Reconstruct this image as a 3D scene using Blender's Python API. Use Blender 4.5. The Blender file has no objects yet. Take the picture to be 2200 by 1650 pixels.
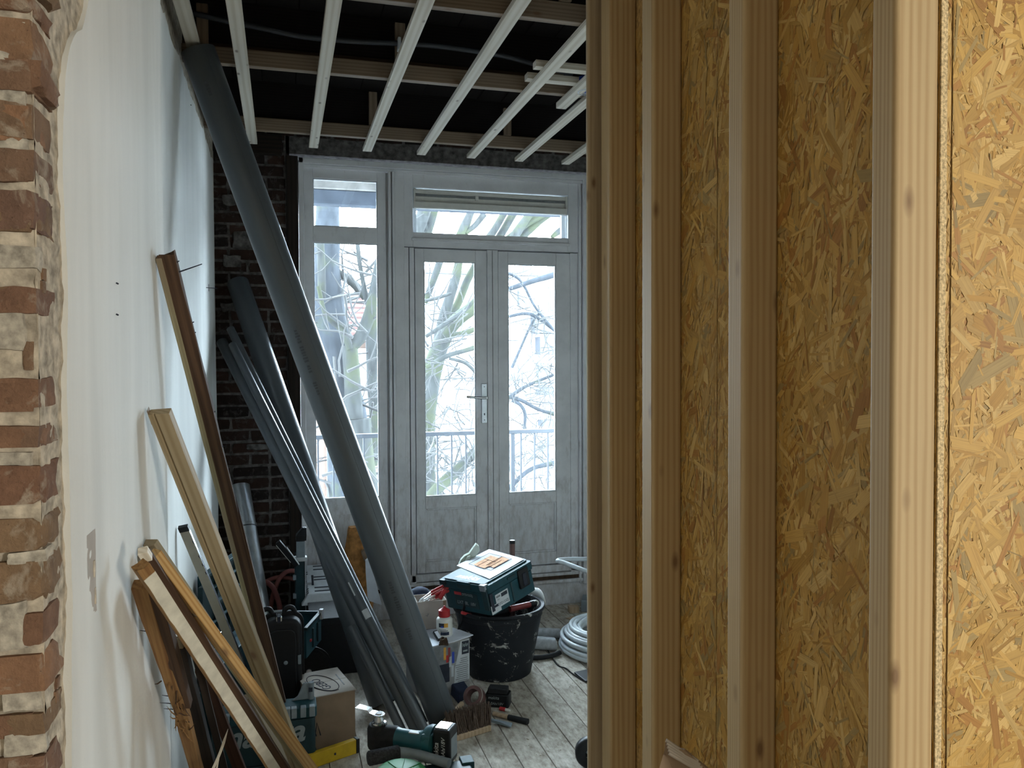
import bpy, bmesh, math, random
from mathutils import Vector as V, Matrix, Euler, noise
C = bpy.context.scene
COL = C.collection
RN = random.Random(11)
# ------------------------------------------------------------------ camera, sky, light, exposure
FPX = 1750.0
YAW, PITCH, ROLL = math.radians(15.7359), math.radians(-1.4717), math.radians(-0.2412)
FW = V((math.sin(YAW)*math.cos(PITCH), math.cos(YAW)*math.cos(PITCH), math.sin(PITCH)))
_rt = V((math.cos(YAW), -math.sin(YAW), 0)); _up = _rt.cross(FW)
RT = _rt*math.cos(ROLL)+_up*math.sin(ROLL); UP = _up*math.cos(ROLL)-_rt*math.sin(ROLL)
EYE = V((0, 0, 1.6))
cam_data = bpy.data.cameras.new('camera'); cam = bpy.data.objects.new('camera', cam_data); COL.objects.link(cam)
cam_data.sensor_fit = 'HORIZONTAL'; cam_data.sensor_width = 36; cam_data.lens = FPX/2200*36
cam_data.clip_start = 0.02; cam_data.clip_end = 200
cam.matrix_world = Matrix(((RT.x, UP.x, -FW.x, EYE.x), (RT.y, UP.y, -FW.y, EYE.y), (RT.z, UP.z, -FW.z, EYE.z), (0, 0, 0, 1)))
C.camera = cam

def ray(px, py): return FW+RT*((px-1100)/FPX)-UP*((py-825)/FPX)
def atY(px, py, y): d = ray(px, py); return EYE+d*(y/d.y)
def atX(px, py, x): d = ray(px, py); return EYE+d*(x/d.x)
def atZ(px, py, z): d = ray(px, py); return EYE+d*((z-1.6)/d.z)

w = bpy.data.worlds.new('overcast_sky'); C.world = w; w.use_nodes = True
nt = w.node_tree; bg = nt.nodes['Background']
bg.inputs['Color'].default_value = (0.74, 0.87, 1.0, 1); bg.inputs['Strength'].default_value = 56.0

def area(name, loc, target, sx, sy, power, col, portal=False):
    l = bpy.data.lights.new(name, 'AREA'); l.shape = 'RECTANGLE'; l.size = sx; l.size_y = sy; l.energy = power; l.color = col
    o = bpy.data.objects.new(name, l); COL.objects.link(o); o.location = loc
    o.rotation_euler = (V(target)-V(loc)).to_track_quat('-Z', 'Y').to_euler()
    if portal: l.cycles.is_portal = True
    return o
area('window_portal', (1.0, 5.32, 1.5), (1.0, 0, 1.5), 1.9, 2.7, 1, (1, 1, 1), True)
area('rear_window_daylight', (4.15, -3.95, 1.55), (0.2, 1.9, 1.35), 0.46, 1.4, 200, (1.0, 0.965, 0.86))
C.view_settings.view_transform = 'Standard'; C.view_settings.look = 'None'; C.view_settings.gamma = 1
C.view_settings.use_curve_mapping = False; C.view_settings.exposure = 0.12
C.cycles.max_bounces = 8; C.cycles.diffuse_bounces = 5; C.cycles.transparent_max_bounces = 12

# ------------------------------------------------------------------ mesh helpers
WM = {}
class MB:
    def __init__(s): s.v = []; s.f = []; s.m = []; s.cur = 0
    def add(s, vs, fs):
        b = len(s.v); s.v += [tuple(v) for v in vs]
        for f in fs: s.f.append(tuple(b+i for i in f)); s.m.append(s.cur)
    def box(s, a, b, M=None):
        x0, y0, z0 = a; x1, y1, z1 = b
        vs = [V(p) for p in ((x0,y0,z0),(x1,y0,z0),(x1,y1,z0),(x0,y1,z0),(x0,y0,z1),(x1,y0,z1),(x1,y1,z1),(x0,y1,z1))]
        if M: vs = [M @ v for v in vs]
        s.add(vs, [(0,3,2,1),(4,5,6,7),(0,1,5,4),(1,2,6,5),(2,3,7,6),(3,0,4,7)])
    def loft(s, rings, cap0=True, cap1=True, closed=True):
        n = len(rings[0]); vs = [p for r in rings for p in r]; fs = []
        for i in range(len(rings)-1):
            for j in range(n if closed else n-1):
                k = (j+1) % n
                fs.append((i*n+j, i*n+k, (i+1)*n+k, (i+1)*n+j))
        if cap0: fs.append(tuple(range(n-1, -1, -1)))
        if cap1: fs.append(tuple(range((len(rings)-1)*n, len(rings)*n)))
        s.add(vs, fs)
    def tube(s, pts, r, n=10, cap=True):
        pts = [V(p) for p in pts]; rings = []; up = None
        for i, p in enumerate(pts):
            d = (pts[min(i+1, len(pts)-1)]-pts[max(i-1, 0)]).normalized()
            if up is None:
                up = V((0, 0, 1)) if abs(d.z) < .9 else V((1, 0, 0))
            x = up.cross(d).normalized(); up = d.cross(x).normalized()
            rr = r[i] if isinstance(r, (list, tuple)) else r
            rings.append([p+(x*math.cos(2*math.pi*k/n)+up*math.sin(2*math.pi*k/n))*rr for k in range(n)])
        s.loft(rings, cap, cap)
    def lathe(s, prof, n=32, M=None, c0=False, c1=False):
        rings = [[V((r*math.cos(2*math.pi*k/n), r*math.sin(2*math.pi*k/n), z)) for k in range(n)] for r, z in prof]
        if M: rings = [[M @ p for p in r] for r in rings]
        s.loft(rings, c0, c1)
    def prism(s, poly, h0, h1, M=None):
        r0 = [V((x, y, h0)) for x, y in poly]; r1 = [V((x, y, h1)) for x, y in poly]
        if M: r0 = [M @ p for p in r0]; r1 = [M @ p for p in r1]
        s.loft([r0, r1])

def tag(o, label=None, cat=None, group=None, kind=None):
    if label: o['label'] = label
    if cat: o['category'] = cat
    if group: o['group'] = group
    if kind: o['kind'] = kind
    return o
def link(o, parent=None, M=None):
    COL.objects.link(o); M = M or Matrix()
    o.matrix_basis = M
    if parent is not None:
        o.parent = parent; o.matrix_parent_inverse = WM[parent.name].inverted()
    WM[o.name] = M.copy()
    return o
def thing(name, label, cat, loc=(0, 0, 0), group=None):
    o = bpy.data.objects.new(name, None); o.empty_display_size = .05
    link(o, None, Matrix.Translation(V(loc))); return tag(o, label, cat, group)
def struct(name, loc=(0, 0, 0)):
    o = bpy.data.objects.new(name, None); o.empty_display_size = .05
    link(o, None, Matrix.Translation(V(loc))); return tag(o, kind='structure')
def build(mb, name, mats, parent=None, M=None, bevel=0, smooth=None, seg=2, label=None):
    me = bpy.data.meshes.new(name); me.from_pydata(mb.v, [], mb.f); me.update()
    if not isinstance(mats, (list, tuple)): mats = [mats]
    for m in mats: me.materials.append(m)
    if len(mats) > 1: me.polygons.foreach_set('material_index', mb.m)
    bm = bmesh.new(); bm.from_mesh(me); bmesh.ops.recalc_face_normals(bm, faces=bm.faces); bm.to_mesh(me); bm.free()
    if smooth is not None:
        me.polygons.foreach_set('use_smooth', [True]*len(me.polygons)); me.set_sharp_from_angle(angle=math.radians(smooth))
    o = bpy.data.objects.new(name, me); link(o, parent, M)
    if bevel:
        md = o.modifiers.new('bevel', 'BEVEL'); md.width = bevel; md.segments = seg; md.limit_method = 'ANGLE'; md.angle_limit = math.radians(35)
        if smooth is None:
            me.polygons.foreach_set('use_smooth', [True]*len(me.polygons)); md.harden_normals = True
    if label: o['label'] = label
    return o
def boxo(name, a, b, mat, parent=None, bevel=0, M=None, label=None):
    mb = MB(); mb.box(a, b); return build(mb, name, mat, parent, M, bevel, label=label)
def ded(parent, src, name=None):
    c = src.copy(); COL.objects.link(c); c.parent = parent; c.matrix_parent_inverse = src.matrix_parent_inverse.copy()
    return c
def frame(o, x, y):
    x = V(x).normalized(); z = x.cross(V(y)).normalized(); y = z.cross(x); o = V(o)
    return Matrix(((x.x, y.x, z.x, o.x), (x.y, y.y, z.y, o.y), (x.z, y.z, z.z, o.z), (0, 0, 0, 1)))
def text(body, size, M, mat, parent, label=None, align='LEFT', shear=0, bold=0.0):
    c = bpy.data.curves.new('lettering', 'FONT'); c.body = body; c.size = size; c.extrude = .0004; c.align_x = align; c.shear = shear; c.offset = bold
    t = bpy.data.objects.new('t', c); COL.objects.link(t); dg = bpy.context.evaluated_depsgraph_get()
    me = bpy.data.meshes.new_from_object(t.evaluated_get(dg)); bpy.data.objects.remove(t); bpy.data.curves.remove(c)
    if not me.materials: me.materials.append(mat)
    o = bpy.data.objects.new('lettering', me); link(o, parent, M); return o
def spline(pts, n=8):
    pts = [V(p) for p in pts]; out = []
    for i in range(len(pts)-1):
        p0 = pts[max(i-1, 0)]; p1 = pts[i]; p2 = pts[i+1]; p3 = pts[min(i+2, len(pts)-1)]
        for k in range(n):
            t = k/n
            out.append(.5*((2*p1)+(p2-p0)*t+(2*p0-5*p1+4*p2-p3)*t*t+(3*p1-p0-3*p2+p3)*t**3))
    out.append(pts[-1]); return out
def rrect(w, h, r, n=5):
    o = []
    for cx, cy, a0 in ((w/2-r, h/2-r, 0), (-w/2+r, h/2-r, 90), (-w/2+r, -h/2+r, 180), (w/2-r, -h/2+r, 270)):
        for k in range(n+1):
            a = math.radians(a0+90*k/n); o.append((cx+r*math.cos(a), cy+r*math.sin(a)))
    return o

# ------------------------------------------------------------------ materials
def new_mat(name, rough=.6, metal=0, spec=.4):
    m = bpy.data.materials.new(name); m.use_nodes = True; b = m.node_tree.nodes['Principled BSDF']
    b.inputs['Roughness'].default_value = rough; b.inputs['Metallic'].default_value = metal
    b.inputs['Specular IOR Level'].default_value = spec
    return m, m.node_tree, b
def nd(nt, t, **k):
    n = nt.nodes.new('ShaderNode'+t)
    for a, v in k.items():
        if a in n.inputs: n.inputs[a].default_value = v
        else: setattr(n, a, v)
    return n
def ramp(nt, fac, stops):
    r = nt.nodes.new('ShaderNodeValToRGB'); e = r.color_ramp.elements
    while len(e) < len(stops): e.new(.5)
    for i, (p, c) in enumerate(stops): e[i].position = p; e[i].color = (*c, 1) if len(c) == 3 else c
    nt.links.new(fac, r.inputs['Fac']); return r.outputs['Color']
def coords(nt, scale=(1, 1, 1), rnd=True, kind='Object'):
    tc = nd(nt, 'TexCoord'); out = tc.outputs[kind]
    if rnd:
        oi = nd(nt, 'ObjectInfo'); ml = nd(nt, 'VectorMath', operation='MULTIPLY'); ml.inputs[1].default_value = (3.1, 5.7, 7.3)
        nt.links.new(oi.outputs['Random'], ml.inputs[0]); ad = nd(nt, 'VectorMath', operation='ADD')
        nt.links.new(out, ad.inputs[0]); nt.links.new(ml.outputs[0], ad.inputs[1]); out = ad.outputs[0]
    mp = nd(nt, 'Mapping'); mp.inputs['Scale'].default_value = scale; nt.links.new(out, mp.inputs['Vector'])
    return mp.outputs['Vector']
def noiz(nt, vec, scale, detail=3, rough=.55, dist=0):
    n = nd(nt, 'TexNoise', Scale=scale, Detail=detail, Roughness=rough, Distortion=dist); nt.links.new(vec, n.inputs['Vector']); return n.outputs['Fac']
def mixc(nt, fac, a, b, mode='MIX'):
    m = nd(nt, 'Mix', data_type='RGBA', blend_type=mode)
    for s, v in ((0, fac), (6, a), (7, b)):
        if isinstance(v, (int, float)): m.inputs[s].default_value = v
        elif isinstance(v, tuple): m.inputs[s].default_value = (*v, 1)
        else: nt.links.new(v, m.inputs[s])
    return m.outputs[2]
def bump(nt, b, h, strength=.3, dist=.01):
    n = nd(nt, 'Bump', Strength=strength, Distance=dist); nt.links.new(h, n.inputs['Height']); nt.links.new(n.outputs[0], b.inputs['Normal'])
def plain(name, col, rough=.5, metal=0, spec=.4, var=.12, scale=40, bmp=0):
    m, nt, b = new_mat(name, rough, metal, spec); v = coords(nt)
    f = noiz(nt, v, scale, 4)
    lo = tuple(c*(1-var) for c in col); hi = tuple(min(1, c*(1+var)) for c in col)
    nt.links.new(ramp(nt, f, [(.3, lo), (.7, hi)]), b.inputs['Base Color'])
    if bmp: bump(nt, b, f, bmp, .003)
    return m
def pine(name, light, dark, knot=(.17, .095, .05), knots=True, rings=26, rough=.6, fibre=.25, kscale=1.0, stain=None):
    m, nt, b = new_mat(name, rough, 0, .3)
    vec = coords(nt, (1, 1, .045))
    wv = nd(nt, 'TexWave', wave_type='RINGS', rings_direction='Z', Scale=rings, Distortion=2.4, Detail=2.0)
    wv.inputs['Detail Scale'].default_value = 1.2
    nt.links.new(vec, wv.inputs['Vector'])
    col = ramp(nt, wv.outputs['Fac'], [(.15, light), (.62, tuple((a+c)/2 for a, c in zip(light, dark))), (.95, dark)])
    fb = noiz(nt, coords(nt, (160, 160, 3)), 1, 3)
    col = mixc(nt, fibre, col, ramp(nt, fb, [(.3, dark), (.7, light)]))
    big = noiz(nt, coords(nt, (3, 3, 1.2)), 1, 2)
    col = mixc(nt, .35, col, ramp(nt, big, [(.35, tuple(c*.62 for c in light)), (.65, light)]), 'MULTIPLY') if stain is None else mixc(nt, ramp(nt, big, [(.45, (0, 0, 0)), (.62, (1, 1, 1))]), col, stain)
    if knots:
        vo = nd(nt, 'TexVoronoi', Scale=1.0); nt.links.new(coords(nt, (15*kscale, 15*kscale, 6.5*kscale)), vo.inputs['Vector'])
        kf = ramp(nt, vo.outputs['Distance'], [(.05, (.85, .85, .85)), (.095, (.4, .4, .4)), (.15, (0, 0, 0))])
        col = mixc(nt, kf, col, knot)
    nt.links.new(col, b.inputs['Base Color']); bump(nt, b, fb, .12, .002)
    return m
M = {}
M['stud'] = pine('planed_spruce', (.60, .475, .29), (.47, .335, .18), kscale=.8, rings=44)
M['batten'] = pine('pale_spruce', (.78, .74, .66), (.62, .56, .46), knot=(.16, .12, .09), kscale=1.1)
M['rail'] = pine('brown_spruce', (.33, .26, .19), (.24, .175, .12), kscale=.9)
M['newpine'] = pine('orange_pine', (.66, .47, .23), (.46, .27, .10), kscale=.8, rings=34)
M['tan'] = pine('tan_planed_pine', (.47, .39, .26), (.35, .275, .165), kscale=.7)
M['oldbrown'] = pine('old_brown_timber', (.15, .088, .052), (.055, .03, .019), knots=False, fibre=.6, rough=.85)
M['split'] = pine('split_pine', (.42, .26, .11), (.20, .10, .04), knots=False, fibre=.7, rough=.85)
M['dark'] = pine('blackened_timber', (.045, .032, .024), (.016, .011, .009), knots=False, fibre=.6, rough=.9)
M['darkred'] = pine('reddish_old_board', (.11, .05, .028), (.05, .022, .013), knots=False, fibre=.6, rough=.8)
M['green'] = pine('weathered_timber', (.33, .30, .19), (.20, .17, .10), knots=False, fibre=.5, rough=.85, stain=(.22, .17, .12))
M['roughedge'] = pine('rough_sawn_edge', (.58, .48, .34), (.42, .33, .22), knots=True, fibre=.7, rough=.9)
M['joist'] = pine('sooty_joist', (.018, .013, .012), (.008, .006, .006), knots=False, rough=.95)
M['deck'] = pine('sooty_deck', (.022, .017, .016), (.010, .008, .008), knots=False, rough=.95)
M['oldstrip'] = pine('old_brown_strip', (.12, .075, .045), (.05, .03, .02), knots=False, fibre=.6, rough=.9)

def plaster():
    m, nt, b = new_mat('painted_plaster', .75, 0, .25)
    st = noiz(nt, coords(nt, (1, 5, .7), False), 1.3, 5, .6)
    col = ramp(nt, st, [(.30, (.64, .64, .62)), (.52, (.69, .69, .665)), (.75, (.725, .725, .70))])
    sp = noiz(nt, coords(nt, (1, 1, 1), False), 55, 4, .6)
    col = mixc(nt, ramp(nt, sp, [(.70, (0, 0, 0)), (.78, (.5, .5, .5))]), col, (.48, .46, .42))
    lo = noiz(nt, coords(nt, (1, 3.5, .5), False), 1.6, 3, .5)
    col = mixc(nt, .4, col, ramp(nt, lo, [(.35, (.78, .79, .78)), (.6, (1, 1, 1))]), 'MULTIPLY')
    nt.links.new(col, b.inputs['Base Color']); bump(nt, b, mixc(nt, .4, sp, lo), .25, .006)
    return m
M['plaster'] = plaster()
def brickmat(name, cols, mort, bm_=.5, soot=0):
    m, nt, b = new_mat(name, .92, 0, .15); oi = nd(nt, 'ObjectInfo')
    n = len(cols); base = ramp(nt, oi.outputs['Random'], [(i/n, c) for i, c in enumerate(cols)])
    v = coords(nt); f = noiz(nt, v, 28, 5, .65); f2 = noiz(nt, v, 140, 3, .6)
    col = mixc(nt, .55, base, ramp(nt, f, [(.3, (.45, .42, .40)), (.7, (1.25, 1.2, 1.1))]), 'MULTIPLY')
    col = mixc(nt, ramp(nt, noiz(nt, v, 17, 4, .7, .6), [(.54, (0, 0, 0)), (.68, (.7, .7, .7))]), col, mort)
    col = mixc(nt, ramp(nt, f2, [(.66, (0, 0, 0)), (.74, (.6, .6, .6))]), col, tuple(c*.25 for c in cols[0]))
    nt.links.new(col, b.inputs['Base Color']); bump(nt, b, mixc(nt, .5, f, f2), bm_, .012)
    return m
M['brick'] = brickmat('red_brick', [(.20, .12, .08), (.185, .105, .075), (.18, .13, .088), (.25, .145, .092), (.16, .10, .078), (.20, .135, .088)], (.36, .31, .25))
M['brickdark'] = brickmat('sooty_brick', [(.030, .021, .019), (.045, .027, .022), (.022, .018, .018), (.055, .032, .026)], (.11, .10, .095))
M['mortar'] = plain('lime_mortar', (.42, .37, .30), .95, 0, .1, .45, 45, .9)
M['mortarlump'] = plain('grey_mortar_lump', (.38, .35, .30), .95, 0, .1, .4, 60, .9)
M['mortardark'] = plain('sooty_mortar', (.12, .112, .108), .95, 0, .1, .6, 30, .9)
def whitepaint():
    m, nt, b = new_mat('grimy_white_paint', .45, 0, .35)
    v = coords(nt, (1, 1, 1), False); f = noiz(nt, v, 6, 5, .65); st = noiz(nt, coords(nt, (26, 26, 9), False), 1, 5, .7)
    col = ramp(nt, f, [(.32, (.63, .64, .67)), (.55, (.72, .73, .76)), (.8, (.76, .77, .80))])
    z = nd(nt, 'SeparateXYZ'); nt.links.new(v, z.inputs[0])
    mr = nd(nt, 'MapRange'); mr.inputs['From Min'].default_value = .1; mr.inputs['From Max'].default_value = 1.3; mr.inputs['To Min'].default_value = .30; mr.inputs['To Max'].default_value = 0
    nt.links.new(z.outputs['Z'], mr.inputs['Value'])
    ad = nd(nt, 'Math', operation='ADD'); nt.links.new(mr.outputs[0], ad.inputs[0]); nt.links.new(st, ad.inputs[1])
    col = mixc(nt, ramp(nt, ad.outputs[0], [(.62, (0, 0, 0)), (.95, (.75, .75, .75))]), col, (.33, .29, .27))
    nt.links.new(col, b.inputs['Base Color']); bump(nt, b, st, .1, .002); return m
M['white'] = whitepaint()
def glass():
    m, nt, b = new_mat('window_glass'); nt.nodes.remove(b); out = nt.nodes['Material Output']
    tr = nd(nt, 'BsdfTransparent'); tr.inputs['Color'].default_value = (.93, .96, .96, 1)
    gl = nd(nt, 'BsdfGlossy'); gl.inputs['Roughness'].default_value = .02
    fr = nd(nt, 'Fresnel'); fr.inputs['IOR'].default_value = 1.4
    m1 = nd(nt, 'MixShader'); nt.links.new(fr.outputs[0], m1.inputs[0]); nt.links.new(tr.outputs[0], m1.inputs[1]); nt.links.new(gl.outputs[0], m1.inputs[2])
    df = nd(nt, 'BsdfTranslucent'); df.inputs['Color'].default_value = (.8, .84, .88, 1)
    v = coords(nt, (1, 1, 1), False); f = noiz(nt, v, 5, 5, .7)
    fac = ramp(nt, f, [(.35, (.0008, .0008, .0008)), (.75, (.0045, .0045, .0045))])
    m2 = nd(nt, 'MixShader'); nt.links.new(fac, m2.inputs[0]); nt.links.new(m1.outputs[0], m2.inputs[1]); nt.links.new(df.outputs[0], m2.inputs[2])
    nt.links.new(m2.outputs[0], out.inputs['Surface']); return m
M['glass'] = glass()
def osb(name, hue):
    m, nt, b = new_mat(name, .55, 0, .35)
    at = nd(nt, 'Attribute', attribute_name='strand'); cl = nd(nt, 'Attribute', attribute_name='tint')
    mp = nd(nt, 'Mapping'); mp.inputs['Scale'].default_value = (9, 420, 50); nt.links.new(at.outputs['Vector'], mp.inputs['Vector'])
    f = noiz(nt, mp.outputs[0], 1, 3, .6)
    col = mixc(nt, .7, cl.outputs['Color'], ramp(nt, f, [(.28, (.62, .56, .48)), (.5, (1, 1, 1)), (.8, (1.15, 1.15, 1.1))]), 'MULTIPLY')
    nt.links.new(col, b.inputs['Base Color']); bump(nt, b, f, .15, .001); return m
M['strand'] = osb('osb_strand', 0)
M['osbbase'] = plain('osb_core', (.46, .30, .12), .7, 0, .3, .4, 90, .4)
M['osbedge'] = plain('osb_cut_edge', (.60, .47, .28), .85, 0, .2, .5, 220, .8)
def pvc():
    m, nt, b = new_mat('grey_pvc', .33, 0, .5)
    f = noiz(nt, coords(nt, (6, 6, .6)), 3, 4, .6)
    nt.links.new(ramp(nt, f, [(.3, (.062, .074, .086)), (.7, (.082, .096, .108))]), b.inputs['Base Color'])
    return m
M['pvc'] = pvc()
def floorm():
    m, nt, b = new_mat('dusty_floorboard', .8, 0, .25)
    f = noiz(nt, coords(nt, (1, .4, 1)), 34, 7, .72); g = noiz(nt, coords(nt, (60, 1.6, 1)), 1, 4, .6); big = noiz(nt, coords(nt, (1, 1, 1), False), 2.6, 3)
    col = ramp(nt, f, [(.30, (.19, .16, .125)), (.48, (.42, .385, .33)), (.68, (.62, .59, .53))])
    col = mixc(nt, .25, col, ramp(nt, g, [(.3, (.55, .5, .45)), (.7, (1.1, 1.1, 1.1))]), 'MULTIPLY')
    col = mixc(nt, .5, col, ramp(nt, big, [(.35, (.66, .62, .56)), (.62, (1, 1, 1))]), 'MULTIPLY')
    nt.links.new(col, b.inputs['Base Color']); bump(nt, b, f, .25, .004); return m
M['floor'] = floorm()
M['gap'] = plain('dark_gap', (.02, .016, .013), .95)
M['teal'] = plain('teal_plastic', (.009, .052, .068), .58, 0, .3, .12, 30)
M['tealdark'] = plain('dark_teal_plastic', (.007, .030, .038), .5, 0, .4, .15, 30)
M['tealtool'] = plain('tool_blue_plastic', (.010, .085, .108), .38, 0, .45, .1, 30)
M['black'] = plain('black_plastic', (.008, .009, .011), .45, 0, .28, .2, 40)
M['blackmat'] = plain('black_rubber', (.015, .016, .018), .75, 0, .25, .3, 60, .3)
M['greyplast'] = plain('grey_plastic', (.20, .24, .27), .45, 0, .4, .1, 30)
M['whiteplast'] = plain('white_plastic', (.72, .72, .68), .4, 0, .4, .06, 25)
M['palegrey'] = plain('pale_grey_plastic', (.52, .55, .58), .45, 0, .4, .1, 25)
M['red'] = plain('red_plastic', (.45, .025, .03), .4, 0, .45, .12, 40)
M['darkredp'] = plain('dark_red_grip', (.23, .04, .04), .5, 0, .4, .15, 40)
M['hose'] = plain('brownish_red_hose', (.33, .12, .11), .5, 0, .35, .15, 30)
M['steel'] = plain('galvanised_steel', (.55, .58, .61), .28, .9, .5, .15, 14)
M['chrome'] = plain('bright_steel', (.72, .73, .74), .18, 1, .5, .05, 20)
M['alu'] = plain('grey_aluminium', (.40, .37, .30), .4, .35, .5, .08, 20)
M['card'] = plain('brown_cardboard', (.25, .18, .125), .85, 0, .2, .12, 14)
M['cardlight'] = plain('pale_cardboard', (.38, .34, .30), .8, 0, .2, .1, 14)
M['paper'] = plain('white_paper', (.74, .78, .86), .8, 0, .2, .08, 12)
M['paperink'] = plain('printed_orange', (.62, .33, .18), .8, 0, .2, .3, 60)
M['ink'] = plain('dark_ink', (.03, .035, .05), .7, 0, .2, .2, 40)
M['inkgrey'] = plain('grey_ink', (.20, .21, .22), .7, 0, .2, .2, 40)
M['wtext'] = plain('white_lettering', (.62, .66, .67), .5, 0, .3, .1, 40)
M['greytext'] = plain('grey_lettering', (.26, .30, .31), .5, 0, .3, .1, 40)
M['yellow'] = plain('yellow_level_paint', (.55, .36, .015), .45, 0, .4, .12, 25)
M['greenp'] = plain('green_plastic', (.035, .27, .085), .45, 0, .4, .15, 22)
M['foam'] = plain('dark_foam', (.045, .047, .052), .95, 0, .1, .4, 150, .8)
M['bristle'] = plain('brown_bristle', (.11, .077, .06), .8, 0, .25, .35, 80)
M['beech'] = pine('pale_beech', (.55, .43, .31), (.43, .32, .21), knots=False)
M['coil'] = plain('white_pipe', (.60, .66, .70), .38, 0, .45, .06, 20)
M['cloth'] = plain('grey_wrap', (.46, .49, .52), .9, 0, .2, .2, 40, .4)
M['bag'] = plain('orange_brown_bag', (.42, .19, .055), .7, 0, .3, .45, 30, .8)
M['brownp'] = plain('brown_pole', (.16, .085, .075), .5, 0, .4, .15, 30)
M['tape'] = plain('brown_tape', (.15, .075, .07), .4, 0, .4, .2, 40)
M['glove'] = plain('pale_glove', (.50, .55, .48), .8, 0, .2, .15, 40, .3)
M['blue'] = plain('blue_plastic', (.02, .06, .40), .4, 0, .45, .2, 30)
M['navy'] = plain('navy_cloth', (.03, .04, .075), .8, 0, .2, .25, 60)
M['orange'] = plain('orange_print', (.65, .33, .05), .6)
M['conduit'] = plain('dark_grey_conduit', (.05, .055, .065), .5, 0, .35, .1, 20)
def tub():
    m, nt, b = new_mat('plaster_spattered_tub', .62, 0, .22); v = coords(nt)
    f = noiz(nt, coords(nt, (1, 1, 1.2)), 9, 7, .75, .5); lo = noiz(nt, v, 3, 3)
    col = mixc(nt, ramp(nt, f, [(.585, (0, 0, 0)), (.64, (.9, .9, .9))]), ramp(nt, lo, [(.3, (.006, .007, .010)), (.7, (.016, .019, .024))]), (.50, .50, .47))
    nt.links.new(col, b.inputs['Base Color']); bump(nt, b, f, .2, .004); return m
M['tub'] = tub()
def bark(name, base, moss, amt):
    m, nt, b = new_mat(name, .95, 0, .1); v = coords(nt, (1, 1, 1), False)
    f = noiz(nt, coords(nt, (1, 1, .3), False), 20, 5, .65); g = noiz(nt, v, 2.2, 4, .6)
    col = ramp(nt, f, [(.3, tuple(c*.6 for c in base)), (.7, tuple(c*1.3 for c in base))])
    col = mixc(nt, ramp(nt, g, [(amt, (0, 0, 0)), (amt+.12, (1, 1, 1))]), col, moss)
    nt.links.new(col, b.inputs['Base Color']); return m
M['barkdark'] = bark('grey_bark', (.0125, .0145, .0175), (.0150, .0175, .0112), .56)
M['barkmoss'] = bark('mossy_bark', (.0135, .0145, .0145), (.0150, .0172, .0105), .47)
M['twig'] = plain('dark_twig', (.008, .008, .008), .9)
M['render'] = plain('white_render', (.20, .20, .20), .9, 0, .2, .08, 2)
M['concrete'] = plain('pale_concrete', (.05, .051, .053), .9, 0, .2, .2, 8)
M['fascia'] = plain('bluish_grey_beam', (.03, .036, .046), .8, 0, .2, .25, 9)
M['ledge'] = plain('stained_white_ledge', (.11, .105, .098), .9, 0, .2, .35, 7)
M['winglass'] = plain('dark_far_pane', (.008, .010, .012), .15, 0, .5, .2, 2)
M['bluepanel'] = plain('bluish_panel', (.022, .024, .030), .7, 0, .3, .1, 4)
M['rooftile'] = plain('red_roof_tile', (.038, .019, .017), .85, 0, .2, .3, 3)
M['farbrick'] = plain('orange_far_brick', (.06, .04, .032), .9, 0, .2, .2, 6)
M['railing'] = plain('grey_blue_railing', (.018, .022, .028), .5, .2, .4, .12, 20)
M['roomwall'] = plain('rear_room_paint', (.62, .60, .55), .9, 0, .2, .05, 3)
# ------------------------------------------------------------------ setting: floor
YF = 5.08
fl = struct('floor')
boxo('subfloor', (-1.6, -4.7, -.06), (5.1, 5.3, -.022), M['gap'], fl)
k = -20
while .779+.123*k < 2.45:
    x0 = .779+.123*k; k += 1
    if x0 < -1.5: continue
    y = -2.2; first = True
    ends = [-2.2, RN.uniform(.2, 1.6), RN.uniform(3.0, 3.5) if x0 < .6 else RN.uniform(2.2, 2.9), 5.10]
    for a, b in zip(ends[:-1], ends[1:]):
        bw = .1197; dz = RN.uniform(-.0012, .0012)
        mb = MB(); mb.box((0, 0, -.022), (bw, b-a-.002, dz))
        build(mb, 'floorboard', M['floor'], fl, Matrix.Translation((x0+.0017, a, 0)), bevel=.0016, seg=1)
boxo('rear_floor_panel', (2.45, -2.2, -.022), (5.0, 5.1, 0), M['floor'], fl)
boxo('rear_floor_panel', (-1.5, -4.6, -.022), (5.0, -2.205, 0), M['floor'], fl)

# ------------------------------------------------------------------ left wall: plaster, brick jamb
XN, XFAR = -.33, -.36
wl = struct('wall_left')
edge_px = [(192, -60), (190, 0), (183, 38), (176, 62), (160, 72), (150, 105), (141, 160), (136, 260), (135, 350), (138, 430), (144, 540), (147, 620), (145, 750), (144, 830), (147, 960), (149, 1050), (151, 1190), (154, 1290), (151, 1400), (152, 1500), (152, 1700), (152, 2400)]
edge = [(atX(x, y, XN).z, atX(x, y, XN).y) for x, y in edge_px]
def ye(z):
    for (z0, y0), (z1, y1) in zip(edge[:-1], edge[1:]):
        if z1 <= z <= z0: return y0+(y1-y0)*(z0-z)/(z0-z1)
    return edge[0][1] if z > edge[0][0] else edge[-1][1]
def xprof(y, z):
    t = min(1, max(0, (y-2.56)/.22)); t = t*t*(3-2*t)
    x = XN+(XFAR-XN)*t+.004*noise.noise(V((0, y*1.7, z*.9)))+.0015*noise.noise(V((3, y*6, z*4)))
    if y > 4.85: x -= .03*((y-4.85)/.24)**2
    return x
mb = MB(); nz, ny = 150, 90; zz = [2.98*i/nz for i in range(nz+1)]; rows = []
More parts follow.
